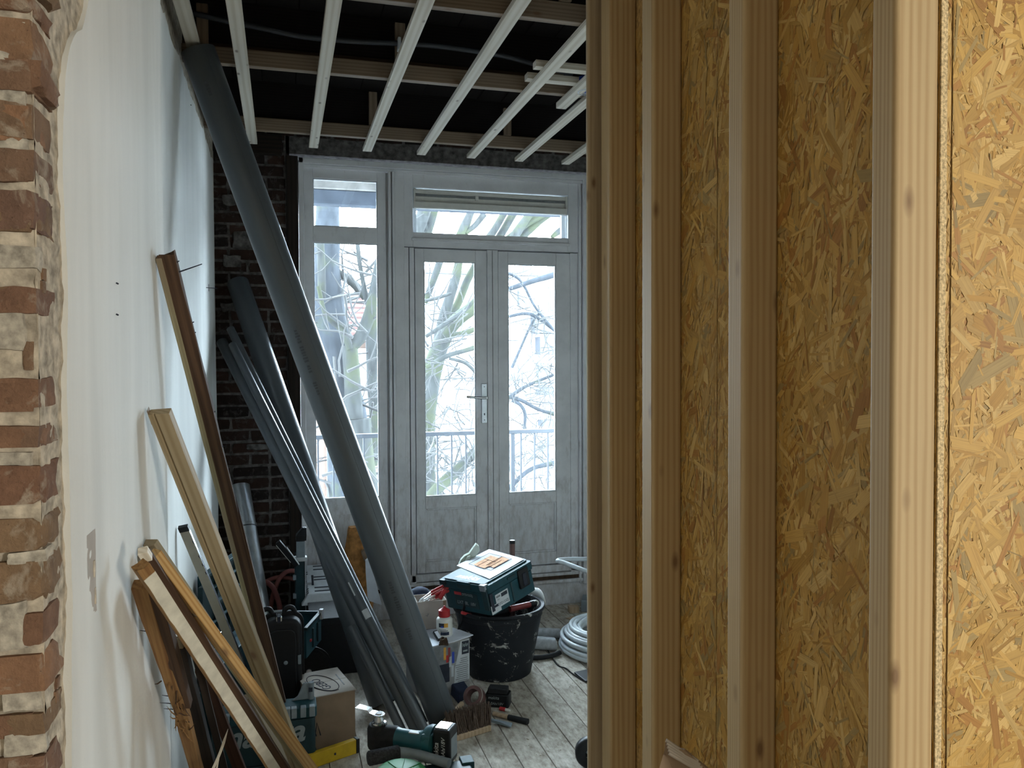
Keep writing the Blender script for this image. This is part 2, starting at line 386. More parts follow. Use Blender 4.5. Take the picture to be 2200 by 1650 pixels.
for z in zz:
    y0 = ye(z)+.0035*noise.noise(V((5, 1, z*30)))+.002*noise.noise(V((5, 1, z*90)))
    ys = [y0+(5.09-y0)*(j/ny) for j in range(ny+1)]
    zt = lambda y: z if y < 2.62 else min(z, 2.74+.03*noise.noise(V((y*5, 0, 0)))+.02*noise.noise(V((y*19, 0, 0))))
    rows.append([V((xprof(y, zt(y)), y, zt(y))) for y in ys])
for r in rows: r.insert(0, V((XN-.018, r[0].y+.001, r[0].z)))
mb.loft(rows, False, False, closed=False)
build(mb, 'plaster', M['plaster'], wl, smooth=50)
boxo('backing', (-.62, 1.36, 0), (-.375, 5.3, 3.2), M['mortar'], wl)
# rough mortar bed behind the corner bricks: front face at Y 1.318, jamb face at X -.347
def rough_sheet(name, o, u, v_, lu, lv, nu, nv, amp, mat, parent, fr=22):
    o, u, v_ = V(o), V(u), V(v_); n = u.cross(v_).normalized(); mb = MB(); rows = []
    for i in range(nu+1):
        row = []
        for j in range(nv+1):
            p = o+u*(lu*i/nu)+v_*(lv*j/nv)
            row.append(p+n*(amp*noise.noise(p*fr)+amp*.7*noise.noise(p*fr*3)))
        rows.append(row)
    mb.loft(rows, False, False, closed=False); return build(mb, name, mat, parent, smooth=60)
rough_sheet('mortar_front', (-1.5, 1.314, 0), (1, 0, 0), (0, 0, 1), 1.1625, 3.1, 90, 220, .005, M['mortar'], wl)
rough_sheet('mortar_jamb', (-.3385, 1.315, 0), (0, 1, 0), (0, 0, 1), .5, 3.1, 40, 220, .0035, M['mortar'], wl)
def rough_brick(name, c, d, mat, parent, amp=.004, rot=0, n=4, label=None):
    bm = bmesh.new(); bmesh.ops.create_cube(bm, size=1); bmesh.ops.subdivide_edges(bm, edges=bm.edges[:], cuts=n, use_grid_fill=True)
    s = RN.uniform(0, 99)
    for v in bm.verts:
        q = v.co.copy()
        e = sum(1 for a in q if abs(abs(a)-.5) < .01)
        if e >= 2: q *= 1-.045*RN.random()*(e-1)
        v.co = V((q.x*d[0], q.y*d[1], q.z*d[2]))
        v.co += V((noise.noise(v.co*23+V((s, 0, 0))), noise.noise(v.co*23+V((0, s, 0))), noise.noise(v.co*23+V((0, 0, s)))))*amp
    me = bpy.data.meshes.new(name); bm.to_mesh(me); bm.free(); me.materials.append(mat)
    me.polygons.foreach_set('use_smooth', [True]*len(me.polygons)); me.set_sharp_from_angle(angle=math.radians(42))
    o = bpy.data.objects.new(name, me); link(o, parent, Matrix.Translation(V(c)) @ Matrix.Rotation(rot, 4, 'Y'))
    if label: o['label'] = label
    return o
# courses seen at the corner: (y top, y bottom, x end of the front face, has its own jamb half)
courses = [(-120, -20, 95, 1), (-12, 34, 100, 0), (50, 158, 112, 0), (135, 200, 95, 1), (232, 310, 70, 1), (325, 395, 72, 1), (418, 502, 80, 1),
           (618, 676, 75, 1), (820, 884, 80, 1), (913, 960, 88, 1), (995, 1080, 118, 0), (1108, 1178, 112, 0), (1198, 1290, 114, 0),
           (1397, 1478, 112, 0), (1525, 1575, 84, 1), (1615, 1700, 80, 1), (1715, 1790, 90, 1)]
for (t, b, xe, jamb) in courses:
    p1, p2 = atY(xe, t, 1.315), atY(xe, b, 1.315); h = p1.z-p2.z; zc = (p1.z+p2.z)/2
    xr = p1.x if jamb else -.334
    rough_brick('brick', ((xr-.2)/1.0, 1.305+.05, zc), (.40, .10, h), M['brick'], wl, .004)
    if jamb:
        tt, bb = atX(108, t, XN), atX(108, b, XN)
        dz = RN.uniform(-.004, .006); dl = RN.uniform(.085, .105)
        rough_brick('brick', (-.3365-.025, 1.304+dl/2, zc+dz), (.05, dl, h*.98), M['brick'], wl, .0035)
    if RN.random() < .55: rough_brick('brick', (-.352-.016, 1.475, zc), (.05, .13, h*.95), M['brick'], wl, .003)
rough_brick('brick', (atY(75, 765, 1.315).x-.008, 1.36, atY(75, 765, 1.315).z), (.014, .10, .042), M['brick'], wl, .002)
rough_brick('brick', (atY(75, 1348, 1.315).x, 1.35, atY(75, 1348, 1.315).z), (.026, .09, .047), M['brick'], wl, .002)
for px, py, ww, hh in ((22, 88, .04, .055), (15, 208, .055, .035), (22, 315, .05, .03), (28, 985, .05, .022), (50, 1500, .05, .03), (52, 1600, .05, .035), (30, 552, .06, .035), (10, 700, .05, .07), (18, 1345, .045, .07), (60, 1195, .05, .018)):
    p = atY(px, py, 1.31); rough_brick('mortar_lump', (p.x, 1.322, p.z), (ww, .03, hh), M['mortarlump'], wl, .007)
for px, py in ((135, 1465), (132, 1495), (105, 590), (104, 615)):
    p = atX(px, py, XN); rough_brick('brick_chip', (-.345, p.y, p.z), (.02, .016, .018), M['brick'], wl, .003, n=2)
for i in range(12):   # loose higher courses bared above the plaster edge
    p = atX(165, 20-i*26, XN); rough_brick('brick', (-.368, p.y+RN.uniform(-.02, .02), p.z), (.05, .11, .055), M['brick'], wl, .003)
# scraped patch and nails in the plaster
p0, p1 = atX(184, 1152, XN), atX(207, 1310, XN)
rough_sheet('scraped_patch', (XN+.0012, p0.y+.004, p1.z), (0, 1, 0), (0, 0, 1), p1.y-p0.y-.008, p0.z-p1.z, 8, 24, .0008, M['cardlight'], wl)
for px, py in ((200, 1222), (203, 1280)):
    p = atX(px, py, XN); rough_brick('chipped_hole', (XN, p.y, p.z), (.006, .008, .03), M['mortar'], wl, .002, n=2)
for px, py, L in ((250, 608, .004), (250, 675, .004), (408, 225, .006), (443, 618, .05)):
    p = atX(px, py, XN if px < 350 else XFAR); mb = MB(); mb.tube([p, p+V((L, -.002, -.002))], .0018, 6)
    if L > .01: mb.tube([p+V((.012, 0, .018)), p+V((.012, 0, -.018))], .0012, 5)
    build(mb, 'nail', M['ink'], wl)

# ------------------------------------------------------------------ far (window) wall: sooty bricks, post, beam
wf = struct('wall_far')
XP0, XP1 = atY(617, 600, YF).x, atY(644, 600, YF).x
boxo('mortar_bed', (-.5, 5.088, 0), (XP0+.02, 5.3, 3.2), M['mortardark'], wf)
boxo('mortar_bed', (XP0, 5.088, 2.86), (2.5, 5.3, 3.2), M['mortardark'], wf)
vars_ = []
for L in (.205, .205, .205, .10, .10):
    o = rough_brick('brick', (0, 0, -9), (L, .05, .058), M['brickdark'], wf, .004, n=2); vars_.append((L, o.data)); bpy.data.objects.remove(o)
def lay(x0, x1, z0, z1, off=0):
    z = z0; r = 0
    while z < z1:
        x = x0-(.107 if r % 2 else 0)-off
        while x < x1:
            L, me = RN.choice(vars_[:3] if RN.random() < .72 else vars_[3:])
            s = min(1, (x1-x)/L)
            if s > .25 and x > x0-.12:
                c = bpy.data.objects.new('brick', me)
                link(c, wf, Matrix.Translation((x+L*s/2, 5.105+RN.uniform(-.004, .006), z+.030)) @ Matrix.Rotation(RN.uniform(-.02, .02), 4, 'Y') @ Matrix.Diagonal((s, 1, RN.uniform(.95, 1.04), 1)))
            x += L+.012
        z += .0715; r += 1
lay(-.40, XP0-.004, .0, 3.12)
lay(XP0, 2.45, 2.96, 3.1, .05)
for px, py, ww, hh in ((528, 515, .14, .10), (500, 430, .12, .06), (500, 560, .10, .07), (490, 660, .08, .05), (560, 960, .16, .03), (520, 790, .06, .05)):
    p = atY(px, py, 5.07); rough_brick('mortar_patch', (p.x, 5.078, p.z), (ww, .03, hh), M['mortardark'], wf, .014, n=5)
mb = MB(); mb.box((0, 0, 0), (XP1-XP0-.004, .1, 2.84)); build(mb, 'timber_post', M['dark'], wf, Matrix.Translation((XP0, 5.05, 0)), bevel=.004)
mb = MB(); mb.box((-.06, -.06, 0), (.06, .06, 2.5)); build(mb, 'timber_beam', M['dark'], wf, frame((XP0-.02, 5.10, 2.90), (0, 0, 1), (0, 1, 0)) @ Matrix.Translation((0, 0, 0)), bevel=.006)

# ------------------------------------------------------------------ windows and doors in the far wall
X = lambda px, py=750, y=YF: atY(px, py, y).x
Z = lambda px, py, y=YF: atY(px, py, y).z
ZT = Z(648, 340)
def bead_rect(name, x0, x1, z0, z1, y, t, d, parent, mat):
    for a, b in (((x0-t, y-d, z0-t), (x0, y, z1+t)), ((x1, y-d, z0-t), (x1+t, y, z1+t)), ((x0, y-d, z1), (x1, y, z1+t)), ((x0, y-d, z0-t), (x1, y, z0))):
        boxo(name, a, b, mat, parent, bevel=.0025)
W = M['white']
w1 = struct('window_1')
xa, xb, xc, xd, xe_ = X(645), X(656), X(832), X(851), X(870)
boxo('casing', (xa, 5.05, .13), (xb, 5.18, ZT), W, w1, .004)
boxo('casing', (xa, 5.05, ZT-.035), (X(1300), 5.18, ZT), W, w1, .004)
boxo('casing', (xa+.01, 5.065, ZT-.055), (X(1300), 5.18, ZT-.036), W, w1, .003)
boxo('mullion', (xd-.004, 5.075, .13), (xe_, 5.18, ZT-.05), W, w1, .004)
boxo('mullion_bead', (X(836), 5.060, .30), (X(842), 5.09, ZT-.05), W, w1, .004)
boxo('mullion_bead', (X(844), 5.052, .30), (X(850), 5.09, ZT-.05), W, w1, .005)
YS = 5.09
gx0, gx1 = X(674, 600, YS), X(812, 600, YS)
u0, u1 = Z(740, 488, YS), Z(740, 386, YS); l0, l1 = Z(740, 1071, YS), Z(740, 522, YS)
boxo('sash_stile', (xb, YS, .28), (gx0, 5.15, ZT-.05), W, w1, .003)
boxo('sash_stile', (gx1, YS, .28), (xc, 5.15, ZT-.05), W, w1, .003)
boxo('sash_stile', (xc, YS+.012, .28), (xd, 5.15, ZT-.05), W, w1, .003)
boxo('sash_rail', (gx0, YS, u1), (gx1, 5.15, ZT-.05), W, w1, .003)
boxo('sash_rail', (gx0, YS, l1), (gx1, 5.15, u0), W, w1, .003)
boxo('sash_rail', (gx0, YS, l0-.10), (gx1, 5.15, l0), W, w1, .003)
boxo('bottom_panel', (gx0, YS+.018, .28), (gx1, 5.14, l0-.10), W, w1, .002)
for a, b in ((u0, u1), (l0, l1)):
    bead_rect('glazing_bead', gx0+.006, gx1-.006, a+.006, b-.006, 5.108, .0075, .012, w1, M['palegrey'])
    boxo('pane', (gx0, 5.118, a), (gx1, 5.122, b), M['glass'], w1)
w2 = struct('window_2')
tx0, tx1 = X(887, 470, YS), X(1220, 470, YS); t1 = Z(1050, 411, YS); t0 = Z(1050, 505.5, YS)
xj0, xj1 = xe_, X(1243, 600, YS)
boxo('frame_stile', (xj0, YS-.004, Z(1050, 536, YS)), (tx0, 5.16, ZT-.05), W, w2, .003)
boxo('frame_stile', (tx1, YS-.004, Z(1050, 536, YS)), (xj1, 5.16, ZT-.05), W, w2, .003)
boxo('frame_rail', (tx0, YS-.004, t1), (tx1, 5.16, ZT-.05), W, w2, .003)
boxo('frame_rail', (tx0, YS-.004, Z(1050, 536, YS)), (tx1, 5.16, t0), W, w2, .003)
boxo('drip_rail', (tx0-.01, YS-.016, Z(1050, 523, YS)), (tx1+.01, YS, Z(1050, 517, YS)), W, w2, .003)
boxo('pane', (tx0, 5.128, t0), (tx1, 5.132, t1), M['glass'], w2)
vg = boxo('ventilation_grille', (tx0+.010, 5.112, t1-.128), (tx1-.006, 5.122, t1-.004), M['whiteplast'], w2, .002)
boxo('top_profile', (tx0+.012, 5.092, t1-.034), (tx1-.008, 5.118, t1-.012), M['whiteplast'], vg, .003)
boxo('shadow_slot', (tx0+.016, 5.108, t1-.050), (tx1-.012, 5.1125, t1-.035), M['inkgrey'], vg)
boxo('bottom_profile', (tx0+.004, 5.085, t1-.128), (tx1-.004, 5.118, t1-.084), M['whiteplast'], vg, .006)
for xx in (tx0+.006, tx1-.014): boxo('end_cap', (xx, 5.086, t1-.09), (xx+.012, 5.12, t1-.006), M['whiteplast'], vg, .002)
boxo('slider', (tx0+.405, 5.098, t1-.062), (tx0+.425, 5.116, t1-.034), M['whiteplast'], vg, .002)
ds = Z(960, 1229, YS)   # door bottom
def door(name, px0, pxg0, pxg1, px1, gtop, gbot, ptop, pbot):
    d = struct(name); y = 5.098
    x0, x1, a, b = X(px0, 800, y), X(px1, 800, y), X(pxg0, 800, y), X(pxg1, 800, y)
    pm = (pxg0+pxg1)/2; top = Z(1050, 539, y)
    g1, g0, q1, q0 = Z(pm, gtop, y), Z(pm, gbot, y), Z(pm, ptop, y), Z(pm, pbot, y)
    boxo('stile', (x0, y, ds), (a, y+.045, top), W, d, .003); boxo('stile', (b, y, ds), (x1, y+.045, top), W, d, .003)
    boxo('rail', (a, y, g1), (b, y+.045, top), W, d, .003); boxo('rail', (a, y, q1), (b, y+.045, g0), W, d, .003); boxo('rail', (a, y, ds), (b, y+.045, q0), W, d, .003)
    boxo('panel', (a, y+.02, q0), (b, y+.035, q1), W, d, .001)
    bead_rect('panel_moulding', a+.012, b-.012, q0+.012, q1-.012, y+.021, .012, .012, d, W)
    bead_rect('glazing_bead', a+.007, b-.007, g0+.007, g1-.007, y+.016, .0075, .012, d, M['palegrey'])
    boxo('pane', (a, y+.022, g0), (b, y+.026, g1), M['glass'], d)
    return d, x0, x1, y
d1, dx0, dx1, dy = door('door_1', 893, 912, 1022.5, 1047, 562, 1065.5, 1091, 1204)
d2, ex0, ex1, _ = door('door_2', 1071, 1092, 1195, 1226, 568.5, 1057.5, 1081, 1188)
boxo('astragal', (X(1047, 800, dy), dy-.012, ds), (X(1070, 800, dy), dy+.04, Z(1050, 537, dy)), W, d1, .004)
boxo('astragal_groove', (X(1058, 800, dy)-.002, dy-.0135, ds), (X(1058, 800, dy)+.002, dy-.011, Z(1050, 539, dy)), M['inkgrey'], d1)
hp = boxo('handle_plate', (X(1034, 860, dy), dy-.010, Z(1040, 909, dy)), (X(1046, 860, dy), dy, Z(1040, 824, dy)), M['steel'], d1, .003)
mb = MB(); hy = dy-.05; hx, hz = X(1041, 853, dy), Z(1041, 854, dy)
mb.tube([(hx, dy-.008, hz), (hx, hy, hz)], .009, 12); mb.tube(spline([(hx, hy, hz), (hx-.03, hy-.004, hz), (hx-.13, hy+.004, hz+.008)], 5), [.009]*5+[.0085]*5+[.007], 10)
build(mb, 'lever', M['chrome'], hp, smooth=40)
mb = MB(); kx, kz = X(1040, 885, dy), Z(1040, 886, dy); mb.lathe([(.0, -.012), (.008, -.012), (.008, 0)], 14, frame((kx, dy, kz), (1, 0, 0), (0, 0, 1)), True, False); mb.box((kx-.003, dy-.0125, kz-.018), (kx+.003, dy-.010, kz-.004)); build(mb, 'keyhole', M['ink'], hp, smooth=40)
for q in (831, 902):
    mb = MB(); mb.lathe([(0, .0015), (.003, .001), (.0035, -.001)], 10, frame((X(1040, 860, dy), dy-.010, Z(1040, q, dy)), (1, 0, 0), (0, 0, 1)), True); build(mb, 'screw', M['ink'], hp, smooth=40)
for a, b in ((868, 880), (882, 892)):
    boxo('jamb', (X(a, 800), 5.085 if a < 870 else 5.09, .2), (X(b, 800), 5.17, Z(1050, 537)), W, w2, .003)
boxo('jamb', (X(1227, 800), 5.09, .2), (X(1243, 800), 5.17, Z(1050, 537)), W, w2, .003)
boxo('jamb', (X(1243, 800), 5.07, .13), (X(1249, 800), 5.17, ZT-.05), W, w2, .005)
boxo('jamb', (X(1250, 800), 5.05, .13), (X(1300, 800), 5.18, ZT-.03), W, w2, .003)
for a_, b_ in (((X(868), 5.146, .15), (X(900), 5.17, ZT-.1)), ((X(1214), 5.146, .15), (X(1262), 5.17, ZT-.1)), ((X(870), 5.146, Z(1050, 552)), (X(1250), 5.17, Z(1050, 528))), ((X(870), 5.146, .1), (X(1250), 5.17, ds+.03)), ((X(1040), 5.146, .1), (X(1078), 5.17, Z(1050, 530)))):  # filler strips added behind the door joints to stop daylight leaking through
    boxo('light_gap_filler', a_, b_, W, w2)
for a_, b_ in (((X(645), 5.151, .1), (X(662), 5.17, ZT)), ((X(822), 5.151, .1), (X(872), 5.17, ZT)), ((X(645), 5.151, ZT-.07), (X(1290), 5.17, ZT)), ((X(645), 5.151, .1), (X(872), 5.17, .30))):  # more added filler, blocks light at the edges of the left window
    boxo('light_gap_filler', a_, b_, W, w1)
t1_ = struct('trim_1')
zA = Z(1180, 1246); zB = Z(1180, 1237)
boxo('threshold', (xb, 5.09, zB+.02), (X(1300), 5.2, ds-.006), W, t1_, .004)
boxo('threshold_step', (xb, 5.075, zB-.004), (X(1300), 5.2, zB+.016), W, t1_, .004)
boxo('worn_strip', (xa, 5.085, zA), (X(1300), 5.2, zB), M['oldstrip'], t1_)
boxo('apron_board', (xa-.02, 5.062, zA-.022), (X(1300), 5.12, zA), W, t1_, .005)
boxo('apron_board', (xa-.02, 5.076, 0), (X(1300), 5.12, zA-.022), W, t1_, .002)
boxo('wall_below', (xa, 5.12, -.1), (2.5, 5.3, .2), M['mortardark'], wf)
boxo('wall_beside', (X(1300)-.01, 5.05, 0), (2.5, 5.3, 2.86), W, wf)

# ------------------------------------------------------------------ ceiling: deck, joists, rails, hangers, battens
ce = struct('ceiling')
ZB = 2.80; rails_y = [2.78, 3.53, 4.48]
x = -.55
while x < 2.5:
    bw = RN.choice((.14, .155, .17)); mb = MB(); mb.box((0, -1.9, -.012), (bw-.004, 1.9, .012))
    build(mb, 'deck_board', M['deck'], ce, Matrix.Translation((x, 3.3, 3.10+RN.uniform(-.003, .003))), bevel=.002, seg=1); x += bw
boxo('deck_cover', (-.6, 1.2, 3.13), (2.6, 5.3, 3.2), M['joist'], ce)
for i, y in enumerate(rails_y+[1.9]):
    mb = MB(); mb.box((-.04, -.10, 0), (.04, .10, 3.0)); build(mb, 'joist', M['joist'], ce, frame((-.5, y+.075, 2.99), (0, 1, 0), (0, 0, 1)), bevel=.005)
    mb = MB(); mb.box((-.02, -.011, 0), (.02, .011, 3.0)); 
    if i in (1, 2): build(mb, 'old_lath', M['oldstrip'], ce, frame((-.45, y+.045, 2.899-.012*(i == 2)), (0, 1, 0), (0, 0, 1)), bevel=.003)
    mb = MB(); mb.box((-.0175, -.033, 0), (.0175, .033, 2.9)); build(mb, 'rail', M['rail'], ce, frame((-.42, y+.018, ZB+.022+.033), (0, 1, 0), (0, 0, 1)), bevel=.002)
for px, yy, zt in ((801, 4.478, None), (1090, 4.478, None), (859, 3.528, None), (434, 3.528, None), (1215, 2.778, None), (1200, 3.528, 0)):
    top = {801: 198, 1090: 233, 859: 50, 434: 8, 1215: 80, 1200: 150}[px]
    p = atY(px, top, yy); zb = ZB+.024+(.066 if px != 434 else 0)
    mb = MB(); mb.box((-.022, -.011, 0), (.022, .011, max(.08, p.z-zb))); build(mb, 'hanger', M['rail'], ce, Matrix.Translation((p.x, yy+.004, zb)), bevel=.002)
bx = [-.137, .176, .478, .784, 1.072, 1.37, 1.664, -.318]
for i, xx in enumerate(bx):
    mb = MB(); mb.box((-.025, -.011, 0), (.025, .011, (4.69 if i < 7 else 4.72)-1.4))
    dx = -.006 if i == 0 else .004*math.sin(i*2)
    build(mb, 'batten', M['batten'], ce, frame((xx+dx, 1.4, ZB+.011+(.012 if i == 7 else 0)), (-1, 0, 0), (0, 0, 1)), bevel=.0015)
def xbar(px0, px1, py, z, name='short_batten'):
    a, b = atZ(px0, py, z), atZ(px1, py, z); mb = MB(); mb.box((-.022, -.014, 0), (.022, .014, b.x-a.x+.4))
    build(mb, name, M['batten'], ce, frame((a.x, a.y, z+.014), (0, 1, 0), (0, 0, 1)), bevel=.0015)
xbar(1148, 1262, 146, ZB+.022); xbar(1130, 1256, 172, ZB+.022)
a, b = atZ(1205, 232, ZB-.001), None
mb = MB(); mb.box((-.024, -.014, 0), (.024, .014, 1.2)); build(mb, 'short_batten', M['batten'], ce, frame((a.x, a.y, ZB+.008), (1, 0, 0), (0, 0, 1)), bevel=.0015)
# conduit with clip, junction box
mb = MB(); pts = [atY(x_, y_, 3.50) for x_, y_ in ((340, 14), (420, 30), (500, 48), (560, 60), (640, 77), (700, 84), (780, 90), (852, 93), (930, 98), (1000, 107), (1080, 120), (1150, 138), (1230, 160))]
mb.tube(spline(pts, 4), .011, 10); t = build(mb, 'conduit', M['conduit'], None, smooth=50); tag(t, 'dark grey bendy conduit sagging across the dark ceiling joist', 'conduit')
mb = MB(); p = atY(857, 92, 3.49); mb.box((p.x-.006, p.y-.012, p.z-.03), (p.x+.008, p.y+.028, p.z+.022)); t = build(mb, 'conduit_clip', M['palegrey'], None, bevel=.003); tag(t, 'pale clip holding the conduit to a short timber hanger', 'clip')
mb = MB(); p = atY(1262, 182, 3.40); mb.lathe([(0, -.028), (.045, -.026), (.052, -.01), (.052, .02), (.046, .028), (0, .03)], 24, Matrix.Translation(p)); jb = build(mb, 'junction_box', M['blue'], None, smooth=40)
tag(jb, 'round blue junction box above short battens near the post', 'box')
mb = MB(); mb.lathe([(.038, -.036), (.044, -.034), (.044, -.027), (.03, -.027)], 24, Matrix.Translation(p)); build(mb, 'rim', M['palegrey'], jb, smooth=40)

# ------------------------------------------------------------------ stud partition on the right, OSB, return panel
wr = struct('wall_right'); WX = .932; SD = .078
def stud(y0, y1, mat='stud', x1=WX, d=SD, name='stud', zrot=0):
    mb = MB(); mb.box((-d/2, -(y1-y0)/2, 0), (d/2, (y1-y0)/2, 2.95))
    return build(mb, name, M[mat], wr, Matrix.Translation((x1-d/2, (y0+y1)/2, 0)), bevel=.008, seg=3)
Y4, Y3, Y2, Y1 = WX*1.0606, WX*1.4916, WX*1.919, WX*2.2
def yleft(px, xx): d = ray(px, 800); return xx*d.y/d.x
for yy, pl in ((Y4, 1866), (Y3, 1562), (Y2, 1378), (Y1, 1291)):
    stud(yy, yleft(pl, WX-SD))
yb = Y1+.11
x0 = atY(1264.5, 800, yb).x
stud(yb, yb+.022, 'roughedge', x1=x0+.10, d=.10, name='rough_board')
palette = [(0.476, 0.289, 0.079), (0.51, 0.32, 0.095), (0.442, 0.258, 0.063), (0.536, 0.352, 0.121), (0.408, 0.231, 0.054), (0.493, 0.309, 0.088), (0.561, 0.383, 0.146), (0.366, 0.183, 0.048), (0.467, 0.289, 0.088), (0.476, 0.289, 0.079), (0.51, 0.32, 0.095), (0.442, 0.258, 0.063), (0.536, 0.352, 0.121), (0.408, 0.231, 0.054), (0.493, 0.309, 0.088), (0.561, 0.383, 0.146), (0.366, 0.183, 0.048), (0.467, 0.289, 0.088), (0.34, 0.242, 0.098)]
def strands(name, O, U, Vv, lu, lv, count, parent, lift=.0016, big=1.0, bias=None):
    O, U, Vv = V(O), V(U), V(Vv); n = U.cross(Vv).normalized()
    vs, fs, sc, tc = [], [], [], []
    for i in range(count):
        cu, cv = RN.uniform(-.01, lu+.01), RN.uniform(0, lv)
        a = RN.gauss(bias[0], bias[1]) if bias and RN.random() < .75 else RN.uniform(0, math.pi)
        sz = RN.random()
        L = RN.uniform(.025, .10)*big; Wd = (RN.uniform(.003, .010) if sz < .8 else RN.uniform(.010, .024))*big
        if sz < .25: L *= .45; Wd *= .4
        h = lift*(i+RN.random()*count*.25)/(count*1.25); c, s = math.cos(a), math.sin(a); col = RN.choice(palette); k = RN.uniform(.82, 1.12)
        tilt = RN.uniform(-.0003, .0003)
        nst = 5; pts = []
        sl = RN.uniform(-.4, .4)*Wd; sl2 = RN.uniform(-.4, .4)*Wd
        lo = [(-L/2+RN.uniform(0, .09)*L+sl*(q/2-1), -Wd/2+Wd*q/4) for q in range(nst)]
        hi = [(L/2-RN.uniform(0, .09)*L+sl2*(q/2-1), Wd/2-Wd*q/4) for q in range(nst)]
        b = len(vs); rid = RN.uniform(0, 40)
        for (p, q) in lo+hi:
            u = min(lu, max(0, cu+p*c-q*s)); v = min(lv, max(0, cv+p*s+q*c))
            vs.append(O+U*u+Vv*v+n*(h+tilt*(p/L))); sc.append((p+rid, q, rid)); tc.append((col[0]*k, col[1]*k, col[2]*k, 1))
        fs.append(tuple(range(b, b+2*nst)))
    me = bpy.data.meshes.new(name); me.from_pydata(vs, [], fs); me.update(); me.materials.append(M['strand'])
    at = me.attributes.new('strand', 'FLOAT_VECTOR', 'POINT'); at.data.foreach_set('vector', [x for t in sc for x in t])
    ct = me.attributes.new('tint', 'FLOAT_COLOR', 'POINT'); ct.data.foreach_set('color', [x for t in tc for x in t])
    o = bpy.data.objects.new(name, me); link(o, parent); tag(o, kind='stuff'); return o
for i, (ya, yb_) in enumerate(((Y4+.0005, 1.62), (1.623, Y1+.30))):
    op = boxo('osb_sheet', (WX+.001, ya, 0), (WX+.012, yb_, 2.95), M['osbbase'], wr)
    strands('strand_surface', (WX+.0005, yb_, .55), (0, -1, 0), (0, 0, 1), yb_-ya, 1.95, 9000 if i == 0 else 7000, op, bias=(1.35, .55))
boxo('osb_edge', (WX+.0005, Y4-.002, 0), (WX+.0115, Y4+.0005, 2.95), M['osbedge'], wr)
# OSB return wall facing the viewer: narrow strip, crack, big sheet
yr = Y4+.003
c0, c1 = atY(2027, 800, yr).x, atY(2036.2, 800, yr).x
s1 = boxo('osb_strip', (c0-.002, yr, 0), (c1, yr+.012, 2.95), M['osbbase'], wr)
strands('strand_surface', (c0, yr-.0003, .9), (1, 0, 0), (0, 0, 1), c1-c0, 1.4, 700, s1, big=.7)
s2 = boxo('osb_sheet', (c1+.0022, yr-.001, 0), (2.4, yr+.012, 2.95), M['osbbase'], wr)
strands('strand_surface', (c1+.0022, yr-.0013, .9), (1, 0, 0), (0, 0, 1), .32, 1.4, 7500, s2, big=1.0)
boxo('joint_shadow_batten', (c0, yr+.013, 0), (2.4, yr+.03, 2.95), M['gap'], wr)
boxo('rear_cladding', (WX+.014, Y4+.05, 0), (WX+.03, Y1+.32, 3.1), M['roomwall'], wr)
# the rest of the room shell, out of the frame
wb = struct('wall_back')
boxo('rear_plaster', (-1.6, -4.7, 0), (5.1, -4.6, 3.1), M['roomwall'], wb)
boxo('rear_right_plaster', (5.0, -4.6, 0), (5.1, yr+.1, 3.1), M['roomwall'], wb)
boxo('rear_return_plaster', (2.4, yr, 0), (5.1, yr+.1, 3.1), M['roomwall'], wb)
boxo('rear_left_plaster', (-1.6, -4.6, 0), (-1.5, 1.4, 3.1), M['roomwall'], wb)
boxo('rear_ceiling_board', (-1.6, -4.7, 2.86), (5.1, 1.30, 2.95), M['roomwall'], ce)
boxo('main_right_plaster', (2.45, yr, 0), (2.5, 5.3, 3.2), M['roomwall'], wb)
boxo('landing_plaster', (WX+.03, Y1+.29, 0), (2.45, Y1+.33, 3.1), M['roomwall'], wb)
boxo('header_board', (-1.6, 1.30, 2.86), (2.6, 1.36, 3.2), M['roomwall'], ce)
boxo('ceiling_cover', (WX, 1.3, 2.96), (2.5, Y1+.3, 3.0), M['roomwall'], ce)
# ------------------------------------------------------------------ pipes
def pipe(name, label, a, b, r, mat='pvc', group=None, n=32, wall=.0035):
    a, b = V(a), V(b); z = (b-a).normalized(); L = (b-a).length
    x = V((1, 0, 0)) if abs(z.x) < .9 else V((0, 1, 0)); y = z.cross(x).normalized(); x = y.cross(z)
    Mx = Matrix(((x.x, y.x, z.x, a.x), (x.y, y.y, z.y, a.y), (x.z, y.z, z.z, a.z), (0, 0, 0, 1)))
    mb = MB(); mb.lathe([(r-wall, .002), (r-.0006, 0), (r, .001), (r, L*.25), (r, L*.5), (r, L*.75), (r, L-.001), (r-.0006, L), (r-wall, L-.001), (r-wall, .002)], n)
    o = build(mb, name, M[mat], None, Mx, smooth=40); return tag(o, label, 'pipe', group), Mx, L
def lean(z0px, top, r): return V(z0px)+V((0, 0, r*.45)), V(top)
a, b = atZ(952, 1556, 0)+V((0, 0, .022)), atX(425, 108, XFAR+.062)
big, BM, BL = pipe('pvc_pipe', 'longest thick grey plastic pipe leaning from floor up to the batten by the left wall', a, b, .0645)
def pipe_print(fr0, ang_, n, par, Mx, L):
    mb = MB()
    for i in range(n):
        z0_ = L*fr0-i*.0115; hh = RN.choice((.006, .009, .008)); ww = RN.uniform(.08, .16); 
        if i % 7 == 5: continue
        mb.loft([[V((.0648*math.cos(ang_+q), .0648*math.sin(ang_+q), z_)) for q in (-ww, 0, ww)] for z_ in (z0_, z0_-hh)], False, False, closed=False)
    build(mb, 'printed_marks', M['conduit'], par, Mx)
vdir = (BM.inverted().to_3x3() @ (EYE-BM.translation-BM.to_3x3() @ V((0, 0, BL/2)))); ang = math.atan2(vdir.y, vdir.x)
for fr_, da, n_ in ((.955, -.18, 6), (.62, -.30, 16), (.545, -.30, 6), (.24, -.2, 14), (.165, -.15, 5)): pipe_print(fr_, ang+da, n_, big, BM, BL)
